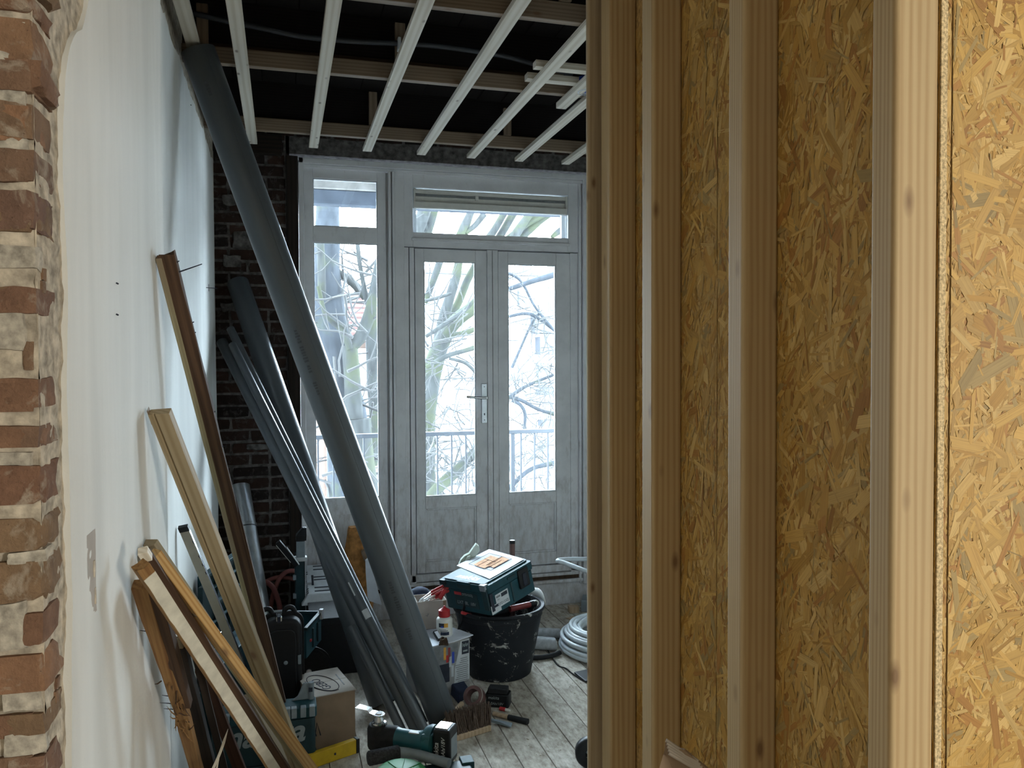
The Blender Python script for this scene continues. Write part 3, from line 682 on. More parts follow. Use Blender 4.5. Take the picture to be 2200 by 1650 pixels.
mb = MB(); mb.box((.0635*math.cos(ang+.42)-.001, .0635*math.sin(ang+.42)-.001, .05), (.0635*math.cos(ang+.42)+.0016, .0635*math.sin(ang+.42)+.0016, BL-.02)); build(mb, 'seam_stripe', M['conduit'], big, BM)
pipe('pvc_pipe', 'thick grey plastic pipe behind the bundle with its top against the sooty bricks', atZ(823, 1522, 0)+V((0, 0, .015)), atY(511, 608, 5.012), .0615)
pb1, B1M, B1L = pipe('pvc_pipe', 'widest pipe of the thin bundle, its black open end touching the left wall', atZ(903, 1587, 0)+V((0, 0, .012)), atX(476, 734, XFAR+.038), .029)
pb2, B2M, B2L = pipe('pvc_pipe', 'thin grey pipe in the middle of the bundle with a white sticker', atZ(925, 1600, 0)+V((0, 0, .01)), atY(499, 740, 4.60), .0215)
pipe('pvc_pipe', 'thin grey pipe reaching highest in the bundle, edge lit by the window', atZ(910, 1560, 0)+V((0, 0, .01)), atY(495, 706, 4.74), .0215)
pipe('pvc_pipe', 'short grey pipe end low between the thick pipe and the bundle', atZ(868, 1585, 0)+V((0, 0, .01)), atY(755, 1345, 3.72), .020)
c = B2M.inverted() @ atY(816, 1342, 3.9); vd = B2M.inverted().to_3x3() @ (EYE-(B2M @ V((0, 0, c.z)))); an = math.atan2(vd.y, vd.x)
mb = MB(); mb.loft([[V((.0219*math.cos(an+q), .0219*math.sin(an+q), c.z+h)) for q in (-.7, -.35, 0, .35, .7)] for h in (-.022, .022)], False, False, closed=False); build(mb, 'sticker', M['palegrey'], pb2, B2M, smooth=60)
mb = MB(); mb.loft([[V((.0219*math.cos(an+q), .0219*math.sin(an+q), c.z+h)) for q in (-.6, -.3)] for h in (.10, .17)], False, False, closed=False); build(mb, 'sticker', M['palegrey'], pb2, B2M, smooth=60)
# galvanised vent duct with a joint ring
a, b = atZ(572, 1425, 0)+V((0, 0, .02)), atY(513, 1046, 5.0)
du, DM, DL = pipe('vent_duct', 'shiny galvanised vent duct standing against the sooty brick wall', a, b, .062, 'steel', wall=.002); du['category'] = 'duct'
c = DM.inverted() @ atY(527, 1133, 4.9)
mb = MB(); mb.lathe([(.0622, c.z-.012), (.0655, c.z-.009), (.0655, c.z+.004), (.0622, c.z+.007)], 32); build(mb, 'joint_ring', M['steel'], du, DM, smooth=40)
mb = MB(); mb.lathe([(.0624, c.z-.017), (.0635, c.z-.015), (.0624, c.z-.013)], 32); build(mb, 'seam_gasket', M['ink'], du, DM, smooth=40)

# ------------------------------------------------------------------ timber leaning on the left wall
def stick(name, label, p0, p1, w, t, mat, roll=0, rough=0, jag=0, seg=10, group=None, prof=None, kink=None, bevel=.0015, cat='timber'):
    p0, p1 = V(p0), V(p1); z = (p1-p0).normalized(); L = (p1-p0).length
    f = -(FW); y = (f-z*f.dot(z)).normalized(); x = y.cross(z)
    Mx = Matrix(((x.x, y.x, z.x, p0.x), (x.y, y.y, z.y, p0.y), (x.z, y.z, z.z, p0.z), (0, 0, 0, 1))) @ Matrix.Rotation(math.radians(roll), 4, 'Z')
    prof = prof or [(-w/2, -t/2), (0, -t/2), (w/2, -t/2), (w/2, 0), (w/2, t/2), (0, t/2), (-w/2, t/2), (-w/2, 0)]
    rings = []; s = RN.uniform(0, 90)
    for i in range(seg+1):
        zz_ = L*i/seg; off = V((0, 0, 0))
        if kink: off = V((kink[1]*max(0, zz_/L-kink[0]), kink[2]*max(0, zz_/L-kink[0]), 0))
        ring = []
        for (px, py) in prof:
            q = V((px, py, zz_))
            q += off+V((noise.noise(V((px*40+s, py*40, zz_*7))), noise.noise(V((px*40, py*40+s, zz_*7))), 0))*rough
            if i == seg and jag: q.z += RN.uniform(-jag, 0)
            ring.append(q)
        rings.append(ring)
    mb = MB(); mb.loft(rings)
    o = build(mb, name, M[mat], None, Mx, bevel=bevel, smooth=None if bevel else 40); return tag(o, label, cat, group), Mx, L
G = 'timber offcuts leaning on the left wall'
def wallY(px, py, off): return atX(px, py, XN+off)
s1, S1M, S1L = stick('timber_batten', 'tallest old brown batten with nails along both edges leaning on white plaster', atZ(622, 1600, 0), wallY(356, 541, .028), .046, .026, 'oldbrown', 12, .004, .012, 24, G)
mb = MB(); mb.box((.012, -.004, S1L*.08), (.028, .015, S1L-.012)); build(mb, 'weathered_lath', M['green'], s1, S1M, bevel=.002)
mb = MB(); rr = [[V((-.018-q[0], -.006+q[1], zz_)) for q in ((0, 0), (.010, 0), (.010, .016), (0, .016))] for zz_ in (S1L*.06, S1L*.3, S1L*.5)]; rr.append([V((-.026, 0, S1L*.62))]*4); mb.loft(rr); build(mb, 'split_strip', M['oldbrown'], s1, S1M, label='long brown strip splitting off the batten')
for fz, side, L_ in ((.972, 1, .065), (.985, 1, .008), (.90, 1, .008), (.85, -1, .010), (.84, -1, .008), (.885, 1, .006), (.74, -1, .01), (.76, 1, .007), (.69, -1, .009), (.62, -1, .009), (.70, 1, .007)):
    mb = MB(); side = -side; x0 = .02*side; mb.tube([(x0, 0, S1L*fz), (x0+L_*side, -.004, S1L*fz+L_*.25)], [.0022, .0014], 6); build(mb, 'nail', M['ink'], s1, S1M)
gp = [(-.026, -.012), (.026, -.012), (.026, .012), (.014, .012), (.013, .006), (.009, .006), (.008, .012), (-.026, .012)]
s2, S2M, S2L = stick('timber_batten', 'tan planed batten with a groove, second tallest against the white plaster', atZ(664, 1700, 0), wallY(343, 884, .036),   .052, .024, 'tan', 0, 0, 0, 4, G, gp)
mb = MB(); mb.loft([[V((.026, -.011, S2L-.03)), V((.021, .012, S2L-.03)), V((.026, .012, S2L-.03))], [V((.026, -.008, S2L+.012)), V((.025, .008, S2L+.01)), V((.026, .009, S2L+.01))]]); build(mb, 'splinter', M['rail'], s2, S2M)
ag, AM, AL = stick('straightedge', 'grey aluminium straightedge with a black end cap leaning on white plaster', atZ(585, 1592, 0), atX(394, 1133, XFAR+.022), .032, .014, 'alu', 8, 0, 0, 1, bevel=.001, cat='straightedge')
mb = MB(); mb.box((-.017, -.008, AL-.016), (.017, .008, AL+.006)); build(mb, 'end_cap', M['black'], ag, AM, bevel=.002)
mb = MB(); mb.box((-.0168, -.0065, .02), (-.0158, .0074, AL-.02)); build(mb, 'measuring_edge', M['chrome'], ag, AM)
for q in (.06, .13, .17, .21):
    mb = MB(); mb.box((-.0155, .0072, AL-q-.012), (-.0125, .0078, AL-q)); build(mb, 'edge_mark', M['ink'], ag, AM)
b1, T1M, T1L = stick('timber_batten', 'clean square orange pine batten with a knot, uppermost of the foreground bundle', atZ(764, 1780, 0), wallY(331, 1188, .034), .027, .024, 'newpine', -33, 0, 0, 6, G)
mb = MB(); mb.lathe([(0, .0006), (.007, .0006), (.0085, -.001)], 14, Matrix.Translation((-.002, .0122, T1L*.845)) @ Matrix.Rotation(math.radians(-90), 4, 'X'), True); build(mb, 'knot', M['rail'], b1, T1M, smooth=60)
b2, T2M, T2L = stick('painted_batten', 'batten with flaking cream paint on top and bare brown edge, front of the bundle', atZ(668, 1775, 0), wallY(297, 1207, .050), .028, .024, 'split', 52, .0015, .02, 16, G)
mb = MB(); rg = []
for i in range(61):
    zz_ = T2L*(.02+.955*i/60); e_ = .0125+.003*noise.noise(V((zz_*60, 0, 0))); rg.append([V((-.0142, .0116, zz_)), V((-.0142, .0132, zz_)), V((e_, .0132, zz_)), V((e_, .0116, zz_))])
mb.loft(rg); build(mb, 'paint_layer', plain('cream_paint', (.60, .58, .50), .6, 0, .35, .15, 25, .3), b2, T2M)
stick('timber_batten', 'dark brown batten with a freshly sawn pale square end between two pine battens', atZ(688, 1764, 0), wallY(312, 1184, .022), .020, .018, 'oldbrown', 20, 0, 0, 4, G)
mb = MB(); p = wallY(304, 1181, .052)
t4 = build(mb, 'x', M['batten']) if False else None
stick('timber_batten', 'grey blunt batten end peeping out behind the foreground pine batten', atZ(720, 1745, 0), wallY(322, 1164, .018), .030, .020, 'green', -10, .001, .004, 6, G)
stick('timber_batten', 'pale short sawn offcut wedged at the top of the foreground bundle', atZ(676, 1768, 0)*.018+wallY(306, 1182, .050)*.982, wallY(306, 1182, .050), .020, .018, 'batten', 15, 0, 0, 2, G)
s5, T5M, T5L = stick('split_batten', 'broken brown stick with torn fibres halfway, nearest the white wall', atZ(446, 1745, 0), wallY(322, 1253, .052), .034, .026, 'split', 14, .003, .01, 22, G, kink=(.56, .045, 0))
mb = MB(); mb.box((-.018, -.012, T5L*.60), (.018, .0145, T5L*.985)); build(mb, 'dark_outer_layer', M['oldbrown'], s5, T5M @ Matrix(((1, 0, .045/T5L, -.045*.56), (0, 1, 0, 0), (0, 0, 1, 0), (0, 0, 0, 1))), bevel=.002)
for i in range(26):
    fz = RN.uniform(.50, .72); x0 = RN.uniform(-.02, .02); d = V((RN.uniform(-.03, .02), RN.uniform(.0, .012), RN.uniform(-.09, .09)))
    p = V((x0+.045*max(0, fz-.56), .014, T5L*fz)); mb = MB(); mb.tube([p, p+d*.5+V((0, .003, 0)), p+d], [.0022, .0016, .0004], 5); build(mb, 'splinter', M['split' if i % 3 else 'oldbrown'], s5, T5M)
for fz, L_ in ((.86, .02), (.60, .035), (.575, .03), (.63, .022)):
    p = V((.018+.045*max(0, fz-.56), 0, T5L*fz)); mb = MB(); mb.tube([p, p+V((L_, -.004, -L_*.2))], [.0016, .0005], 5); build(mb, 'nail', M['ink'], s5, T5M)
s6, T6M, T6L = stick('timber_batten', 'blackened rough batten standing behind the broken brown stick', atZ(476, 1742, 0), wallY(386, 1384, .05), .034, .026, 'dark', 10, .003, .012, 12, G)
mb = MB(); mb.box((-.012, -.004, T6L-.01), (.012, .010, T6L+.035)); build(mb, 'torn_end', M['green'], s6, T6M, bevel=.004)
stick('timber_batten', 'narrow grey-black lath just right of the blackened batten', atZ(503, 1735, 0), wallY(413, 1378, .085), .020, .018, 'dark', 30, .002, .01, 10, G)
stick('timber_board', 'reddish dark board standing before the teal case below', atZ(545, 1728, 0), atY(430, 1430, 2.93), .040, .018, 'darkred', 5, .002, .015, 10, G)
stick('timber_batten', 'greenish weathered stick with a split top between cream and pine battens', atZ(655, 1715, 0), atY(523, 1496, 3.02), .046, .024, 'green', -12, .003, .014, 10, G)
a, b = atY(490, 1566, 2.55), atY(450, 1668, 2.55); mb = MB(); mb.tube(spline([b, b*.5+a*.5+V((.004, 0, 0)), a], 5), [.0045]*8+[.003, .0015, .0006], 6); mb.tube([b+V((.014, 0, -.01)), b*.45+a*.55+V((.002, 0, 0))], [.004, .001], 5)
t = build(mb, 'wood_splinter', M['batten'], None, smooth=50); tag(t, 'thin pale upright wood splinter at the foot of the bundle', 'splinter')

# ------------------------------------------------------------------ tool cases
def shell(name, label, cat, o, x, w, d, h, mat, y=None, open_=False, up=None):
    pass
# teal case, bottom left, large lettering
p0, p1 = atY(449, 1542, 3.28), atY(681, 1519, 3.28); zt = (p0.z+p1.z)/2-.002; WC = p1.x-p0.x
c1 = thing('tool_case', 'teal tool case with big white lettering half hidden by leaning timber', 'case', (p0.x, 3.28, 0))
mb = MB(); mb.prism(rrect(WC, .115, .02), 0, .035, Matrix.Translation((p0.x+WC/2, 3.3375, 0))); mb.prism(rrect(WC-.012, .103, .02), .035, zt-.045, Matrix.Translation((p0.x+WC/2, 3.3375, 0)))
build(mb, 'body', M['tealdark'], c1, bevel=.003)
mb = MB(); mb.prism(rrect(WC, .115, .02), zt-.042, zt, Matrix.Translation((p0.x+WC/2, 3.3375, 0))); build(mb, 'lid', M['teal'], c1, bevel=.004)
text('makita', .125, frame((p0.x+.02, 3.2845, .115), (1, 0, 0), (0, 0, 1)), M['greytext'], c1, shear=.25, bold=.003)
for px in (460, 487, 590, 618, 632, 652, 671):
    xx = atY(px, 1530, 3.28).x; boxo('rim_tab', (xx-.012, 3.272, zt-.035), (xx+.010, 3.30, zt+.006), M['greyplast'], c1, .003)
hx0, hx1 = atY(637, 1500, 3.36).x, atY(672, 1500, 3.36).x; hz1 = atY(655, 1468, 3.36).z
mb = MB(); mb.loft([[V((hx0-.02, 3.36, zt)), V((hx1, 3.36, zt)), V((hx1, 3.372, zt)), V((hx0-.02, 3.372, zt))], [V((hx0+.005, 3.36, hz1-.05)), V((hx1, 3.36, hz1-.05)), V((hx1, 3.372, hz1-.05)), V((hx0+.005, 3.372, hz1-.05))], [V((hx0+.028, 3.36, hz1)), V((hx1, 3.36, hz1)), V((hx1, 3.372, hz1)), V((hx0+.028, 3.372, hz1))]])
hg = build(mb, 'raised_handle', M['greyplast'], c1, bevel=.004)
mb = MB(); mb.tube([(hx1-.006, 3.366, zt), (hx1-.006, 3.366, hz1)], .012, 10); build(mb, 'handle_edge', M['greyplast'], hg, smooth=40)
for dz in (.018, .07): boxo('handle_slot', (hx1-.016, 3.350, hz1-dz-.016), (hx1-.001, 3.358, hz1-dz), M['ink'], hg)
# black power tool case standing upright
KY = 3.62-4.0; p0, p1 = atY(567, 1504, 4.0+KY), atY(650, 1504, 4.0+KY); cx = (p0.x+p1.x)/2; cw = p1.x-p0.x; zt = atY(606, 1332, 4.0+KY).z
c2 = thing('power_tool_case', 'black rounded tool case standing on edge with steel latch and handles', 'case', (cx, 3.620, 0))
def slab(name, w_, h_, r_, y0, y1, mat, inset=0, bev=.012, par=None):
    mb = MB(); mb.prism(rrect(w_, h_, r_, 7), 0, y1-y0, frame((cx, y0, h_/2), (1, 0, 0), (0, 0, 1)) @ Matrix.Scale(-1, 4, (0, 0, 1))); return build(mb, name, mat, par or c2, bevel=bev, seg=4)
slab('front_shell', cw, zt, .045, 3.620, 3.695, M['black'], bev=.02)
slab('raised_panel', cw*.72, zt*.92, .035, 3.612, 3.640, M['black'], bev=.007)
slab('seam_lip', cw+.022, zt+.012, .052, 3.695, 3.712, M['blackmat'], bev=.004)
slab('rear_shell', cw, zt, .045, 3.712, 3.790, M['black'], bev=.02)
lx0, lx1 = atY(593, 1330, 3.610).x, atY(606, 1330, 3.610).x
la = boxo('latch', (lx0, 3.625, zt-.022), (lx1, 3.690, zt+.012), M['chrome'], c2, .003); boxo('latch_inset', (lx0+.005, 3.620, zt-.012), (lx1-.006, 3.672, zt+.0135), M['ink'], la, .001)
for q in (cx-.06, cx+.035):
    mb = MB(); mb.tube(spline([(q-.03, 3.705, zt-.01), (q-.022, 3.705, zt+.022), (q+.006, 3.705, zt+.026), (q+.022, 3.705, zt-.008)], 5), .011, 10); build(mb, 'handle', M['black'], c2, smooth=50)
for q, zz_ in ((cx+.012, zt*.63),):
    mb = MB(); mb.lathe([(0, .004), (.007, .003), (.009, 0)], 14, frame((q, 3.610, zz_), (1, 0, 0), (0, 0, 1)), True); build(mb, 'stud_button', M['greyplast'], c2, smooth=50)
boxo('side_catch', (p1.x-.018, 3.615, zt*.60), (p1.x-.004, 3.630, zt*.68), M['greyplast'], c2, .003)
# open teal tray behind it, resting on a cable reel
rp0, rp1 = atY(658, 1350, 3.82), atY(690, 1316, 4.06); rp1.z = rp0.z
dx = (rp1-rp0).normalized(); dn = V((-dx.y, dx.x, 0)).normalized()
tr = thing('open_tray', 'open teal tool case without lid behind the black case', 'case', (rp0.x, rp0.y, .2))
TM = frame(rp0-V((0, 0, .14)), dx, dn); tl, tw, th = (rp1-rp0).length, .24, .14
for a_, b_, nm in (((0, 0, 0), (tl, .008, th), 'side_wall'), ((0, tw-.008, 0), (tl, tw, th), 'side_wall'), ((0, .008, 0), (.008, tw-.008, th), 'end_wall'), ((tl-.008, .008, 0), (tl, tw-.008, th), 'end_wall'), ((.008, .008, 0), (tl-.008, tw-.008, .008), 'bottom')):
    mb = MB(); mb.box(a_, b_); build(mb, nm, M['teal'], tr, TM, bevel=.002)
mb = MB(); mb.box((-.004, -.006, th-.012), (tl+.004, .012, th+.004)); mb.box((-.004, .012, th-.012), (.012, tw, th+.004)); mb.box((tl-.012, .012, th-.012), (tl+.004, tw, th+.004)); build(mb, 'rim', M['tealdark'], tr, TM, bevel=.003)
for q in (.09, .17):
    mb = MB(); mb.box((q, -.008, .02), (q+.012, .0, th-.03)); build(mb, 'side_rib', M['tealdark'], tr, TM, bevel=.002)
mb = MB(); mb.box((tl-.03, -.014, th-.03), (tl-.005, .004, th+.018)); build(mb, 'hinge_clip', M['palegrey'], tr, TM, bevel=.003)
mb = MB(); mb.box((.05, -.007, .06), (.066, -.001, .07)); build(mb, 'red_badge', M['red'], tr, TM)
mb = MB(); cr = atY(662, 1424, 4.03); cr.z = .117; R_ = frame(cr, (1, .1, 0), (0, 0, 1))
mb.lathe([(0, -.02), (.095, -.022), (.105, -.014), (.105, .014), (.095, .022), (0, .02)], 32, R_); t = thing('cable_reel', 'dark round wheel below the open teal case', 'reel', (cr.x, cr.y, 0)); build(mb, 'wheel', M['blackmat'], t, smooth=40)
mb = MB(); mb.lathe([(.104, .01), (.116, .004), (.116, -.004), (.104, -.01)], 32, R_); build(mb, 'tyre', M['black'], t, smooth=50)
mb = MB(); mb.lathe([(0, .026), (.012, .025), (.014, .02)], 16, R_, True); build(mb, 'axle_cap', M['steel'], t, smooth=50)
# standing open case with ribbed lid, against the left wall
q0, q1 = atY(446, 1233, 3.6), atY(521, 1188, 4.03)
dx = V((q1.x-q0.x, q1.y-q0.y, 0)).normalized(); dn = V((dx.y, -dx.x, 0))
oc = thing('open_case', 'open teal case standing up, its ribbed lid inside showing behind tan batten', 'case', (q0.x, q0.y, 0))
OM = frame((q0.x, q0.y, 0), dx, (-dx.y, dx.x, 0)); ol = (V((q1.x, q1.y))-V((q0.x, q0.y))).length; oz = (q0.z+q1.z)/2
mb = MB(); mb.box((0, .03, oz-.36), (ol, .04, oz)); build(mb, 'lid_back', M['tealdark'], oc, OM, bevel=.002)
mb = MB(); mb.box((-.01, -.0, oz-.36), (0, .04, oz)); mb.box((0, 0, oz-.012), (ol, .03, oz+.004)); build(mb, 'lid_rim', M['teal'], oc, OM, bevel=.003)
for zq in (.075, .15, .225):
    mb = MB(); mb.box((.002, .006, oz-zq-.004), (ol-.002, .03, oz-zq)); build(mb, 'lid_rib', M['teal'], oc, OM)
for xq in (.15, .30, .45):
    mb = MB(); mb.box((xq, .012, oz-.30), (xq+.006, .03, oz-.012)); build(mb, 'lid_rib', M['tealdark'], oc, OM)
for xq in (.10, .42):
    mb = MB(); mb.box((xq, -.012, oz-.315), (xq+.055, .012, oz-.275)); build(mb, 'latch', M['chrome'], oc, OM, bevel=.003)
mb = MB(); mb.box((0, -.06, 0), (ol, .04, oz-.37)); build(mb, 'body', M['teal'], oc, OM, bevel=.006)
mb = MB(); mb.box((-.11, -.02, oz-.33), (-.012, .0, oz-.02)); build(mb, 'side_flap', M['tealdark'], oc, OM, bevel=.003)
# teal case standing on its narrow side with raised lid strip, by the window post
ya = 4.62; zz0 = lambda py, yy=ya, px=645: atY(px, py, yy).z
nc = thing('upright_case', 'narrow dark teal case standing upright by the window with grey catch', 'case', (atY(645, 1300, ya).x, ya, 0))
xa0, xa1 = atY(634, 1250, ya).x, atY(655, 1250, ya).x
boxo('body', (xa0, ya, 0), (xa1, ya+.22, zz0(1204)), M['tealdark'], nc, .005)
boxo('catch', (xa0+.008, ya-.008, zz0(1203)), (xa1+.002, ya+.03, zz0(1163)), M['greyplast'], nc, .003)
boxo('catch_base', (xa0-.006, ya-.01, zz0(1206)), (xa1+.012, ya+.04, zz0(1197)), M['palegrey'], nc, .003)
mb = MB(); zt0, zt1 = zz0(1162), zz0(1136); mb.loft([[V((xa0+.006, ya-.01, zt0)), V((xa1+.01, ya-.01, zt0)), V((xa1+.01, ya+.06, zt0)), V((xa0+.006, ya+.06, zt0))], [V((xa0+.008, ya-.01, zt0+.03)), V((xa1+.012, ya-.01, zt0+.03)), V((xa1+.012, ya+.06, zt0+.03)), V((xa0+.008, ya+.06, zt0+.03))], [V((xa1-.01, ya+.02, zt1)), V((xa1+.012, ya+.02, zt1)), V((xa1+.012, ya+.06, zt1)), V((xa1-.01, ya+.06, zt1))]]); build(mb, 'handle_top', M['black'], nc, bevel=.003)
boxo('bright_edge', (xa1+.001, ya-.004, .22), (xa1+.006, ya+.02, zz0(1206)), M['palegrey'], nc, .001)
for py in (1240, 1280): boxo('catch_tooth', (xa0-.012, ya-.006, zz0(py)-.014), (xa0+.006, ya+.02, zz0(py)+.014), M['greyplast'], nc, .003)
a, b = atY(636, 1216, ya-.03), atY(594, 1166, ya-.03); d = (b-a).normalized(); AMx = frame(a, d, (0, 1, 0)); al = (b-a).length
mb = MB(); mb.box((0, -.02, -.022), (al, .02, .006)); ar = build(mb, 'lid_strip', M['black'], nc, AMx, bevel=.003)
mb = MB(); mb.box((al*.42, -.021, .0065), (al*.95, .018, .0085)); build(mb, 'white_label', M['whiteplast'], ar, AMx)
mb = MB(); mb.box((al*.22, -.021, .0065), (al*.42, -.004, .0085)); build(mb, 'white_label', M['whiteplast'], ar, AMx)
mb = MB(); mb.tube([(0, -.024, -.02), (al*.7, -.024, -.028)], .004, 6); build(mb, 'strut', M['steel'], ar, AMx)
# black toolbox with pale slotted lid, leaning back
tp0, tp1 = atY(657, 1284, 4.58), atY(677, 1208, 4.97)
tb = thing('toolbox', 'black toolbox with pale grey slotted lid beside the upright teal case', 'toolbox', (tp0.x, 4.58, 0))
yv = V((0, tp1.y-tp0.y, tp1.z-tp0.z)); tl_ = yv.length; TBM = frame(tp0, (1, 0, 0), yv); tw_ = .23
def tbx(nm, a_, b_, mat, bev=.002, par=None):
    mb = MB(); mb.box(a_, b_); return build(mb, nm, mat, par or tb, TBM, bevel=bev)
tbx('body', (.004, .01, -.22), (tw_, tl_-.01, -.05), M['black'], .008)
bp = tbx('front_recess_frame', (.035, .002, -.17), (tw_-.04, .012, -.07), M['blackmat'], .003); tbx('front_recess', (.05, .0, -.16), (tw_-.055, .004, -.08), M['ink'], .002, bp)
mb = MB(); mb.loft([[V(q) for q in ((-.025, -.004, -.05), (tw_+.02, -.004, -.05), (tw_+.02, tl_, -.05), (-.025, tl_, -.05))], [V(q) for q in ((.012, .035, 0), (tw_-.02, .035, 0), (tw_-.02, tl_-.03, 0), (.012, tl_-.03, 0))]]); build(mb, 'lid', M['palegrey'], tb, TBM, bevel=.005)
for fr_ in (.14, .24, .46, .54, .76, .86): tbx('lid_slot', (.05, tl_*fr_, -.002), (tw_-.05, tl_*fr_+.010, .0012), M['ink'], 0)
for fr_ in (.12, .36, .60):
    mb = MB()
    for k_ in range(3): mb.tube([(.016, tl_*fr_+k_*.022, .002), (-.022, tl_*fr_+k_*.022-.006, -.045), (-.045, tl_*fr_+k_*.022-.014, -.10)], .0032, 5)
    build(mb, 'hinge_rods', M['ink'], tb, TBM)
mb = MB(); mb.tube([(-.05, .10, -.06), (.012, .15, .006)], .006, 6); mb.box((.010, .14, 0), (.036, .23, .012)); build(mb, 'lid_catch', M['palegrey'], tb, TBM)
tbx('catch_slot', (.036, .13, 0), (.048, .24, .004), M['ink'], 0)
# red hose loops against the bricks
mb = MB(); yh = 5.0
mb.tube(spline([atY(578, 1330, yh), atY(584, 1290, yh), atY(592, 1262, yh), atY(604, 1238, yh+.02), atY(622, 1227, yh+.02), atY(645, 1232, yh), atY(668, 1260, yh)], 6), .014, 10)
mb.tube(spline([atY(558, 1250, yh-.06), atY(570, 1250, yh-.08), atY(586, 1262, yh-.1), atY(596, 1285, yh-.1), atY(602, 1312, yh-.1), atY(604, 1360, yh-.1)], 6), .015, 10)
mb.tube(spline([atY(574, 1248, yh+.05), atY(600, 1240, yh+.05), atY(640, 1246, yh+.05)], 6), .013, 8)
t = build(mb, 'hose', M['hose'], None, smooth=60); tag(t, 'brownish red hose looping before the sooty bricks beside the vent duct', 'hose')
# cardboard box with oval stamp
zc = .225; cA, cB, cC = atZ(672, 1498, zc), atZ(763, 1480, zc), atZ(747, 1429, zc)
cx_, = (1,); ux = (cB-cA); cl = ux.length; ux.normalize(); uy = V((-ux.y, ux.x, 0)); cd = (cC-cB).dot(uy)
cbx = thing('cardboard_box', 'low brown cardboard box with oval black stamp on its pale lid', 'box', (cA.x, cA.y, 0))
CM = frame((cA.x, cA.y, 0), ux, uy); XL = .0
mb = MB(); mb.box((XL, 0, 0), (cl, cd, zc-.004)); build(mb, 'body', M['card'], cbx, CM, bevel=.003)
mb = MB(); mb.box((XL-.004, -.004, zc-.004), (cl+.004, cd*.5-.001, zc)); mb.box((XL-.004, cd*.5+.001, zc-.004), (cl+.004, cd, zc)); build(mb, 'lid_flap', M['cardlight'], cbx, CM, bevel=.001)
mb = MB(); ocx, ocy = cl*.42, cd*.46
ring = [V((ocx+.048*math.cos(q*.1571)*math.cos(2.2)-.10*math.sin(q*.1571)*math.sin(2.2)*0+(-.0)*1, 0, 0)) for q in range(1)]
ell = lambda a_, b_, th_: [V((ocx+a_*math.cos(t_)*math.cos(th_)-b_*math.sin(t_)*math.sin(th_), ocy+a_*math.cos(t_)*math.sin(th_)+b_*math.sin(t_)*math.cos(th_), zc+.0008)) for t_ in [2*math.pi*q/40 for q in range(41)]]
mb.tube(ell(.105, .05, math.radians(105)), .0016, 4, False); mb.tube(ell(.112, .056, math.radians(107))[6:22], .0014, 4); build(mb, 'stamp_oval', M['ink'], cbx, CM)
text('GEBO', .052, CM @ Matrix.Translation((ocx+.024, ocy-.072, zc+.0006)) @ Matrix.Rotation(math.radians(103), 4, 'Z'), M['ink'], cbx)
mb = MB(); mb.box((ocx+.075, ocy-.06, zc+.0002), (ocx+.080, ocy+.07, zc+.0007)); build(mb, 'stamp_line', M['inkgrey'], cbx, CM)
mb = MB()
for k_ in range(3): mb.tube([(-.03+k_*.018, -.0008, .05), (-.02+k_*.018, -.0008, .115), (-.005+k_*.018, -.0008, .06)], .0022, 4)
build(mb, 'scribble', M['ink'], cbx, CM)
# paper bag and papers by the window
mb = MB(); p = atY(768, 1195, 4.95)
rg = []
for i, (hz_, r_) in enumerate(((-.32, .09), (-.2, .10), (-.05, .085), (.04, .075), (.10, .066), (.155, .058), (.18, .052))):
    rg.append([p+V((r_*math.cos(k_*math.pi/9)*(1+.18*noise.noise(V((i*.7, k_*.5, 3)))), r_*.7*math.sin(k_*math.pi/9)*(1+.18*noise.noise(V((i*.7, k_*.5, 7)))), hz_+.012*noise.noise(V((k_*.6, i, 1))))) for k_ in range(18)])
mb.loft(rg); t = build(mb, 'paper_bag', M['bag'], None, smooth=70); t.location.z = 0; tag(t, 'crumpled orange-brown bag below the left window behind the big pipe', 'bag')
mb = MB(); a_ = atY(775, 1128, 4.90); mb.tube([a_+V((-.03, 0, 0)), a_+V((0, .0, -.006)), a_+V((.022, 0, .002))], .004, 6); build(mb, 'bright_fold', M['whiteplast'], t)
mb = MB(); q = [atY(x_, y_, 4.75) for x_, y_ in ((785, 1207), (793, 1200), (820, 1300), (790, 1290), (786, 1235))]; mb.loft([q, [v+V((.004, .05, 0)) for v in q]]); t = build(mb, 'folded_sheet', M['paper'], None); tag(t, 'pale folded sheet behind the big pipe below the left window', 'paper')
mb = MB(); q = [atY(x_, y_, 4.85) for x_, y_ in ((776, 1188), (788, 1179), (794, 1215), (782, 1205))]; mb.loft([q, [v+V((.004, .06, 0)) for v in q]]); t = build(mb, 'cardboard_scrap', M['card'], None); tag(t, 'brown cardboard scrap sticking up above the pale folded sheet', 'scrap')

k0, k1 = atY(668, 1300, 4.24), atY(800, 1300, 4.24)
ck = thing('storage_crate', 'black crate in the shade between the toolbox and leaning pipes', 'crate', (k0.x, 4.24, 0))
boxo('crate_body', (k0.x, 4.24, 0), (k1.x, 4.54, .285), M['black'], ck, .008); boxo('crate_rim', (k0.x-.008, 4.232, .265), (k1.x+.008, 4.548, .30), M['blackmat'], ck, .004)
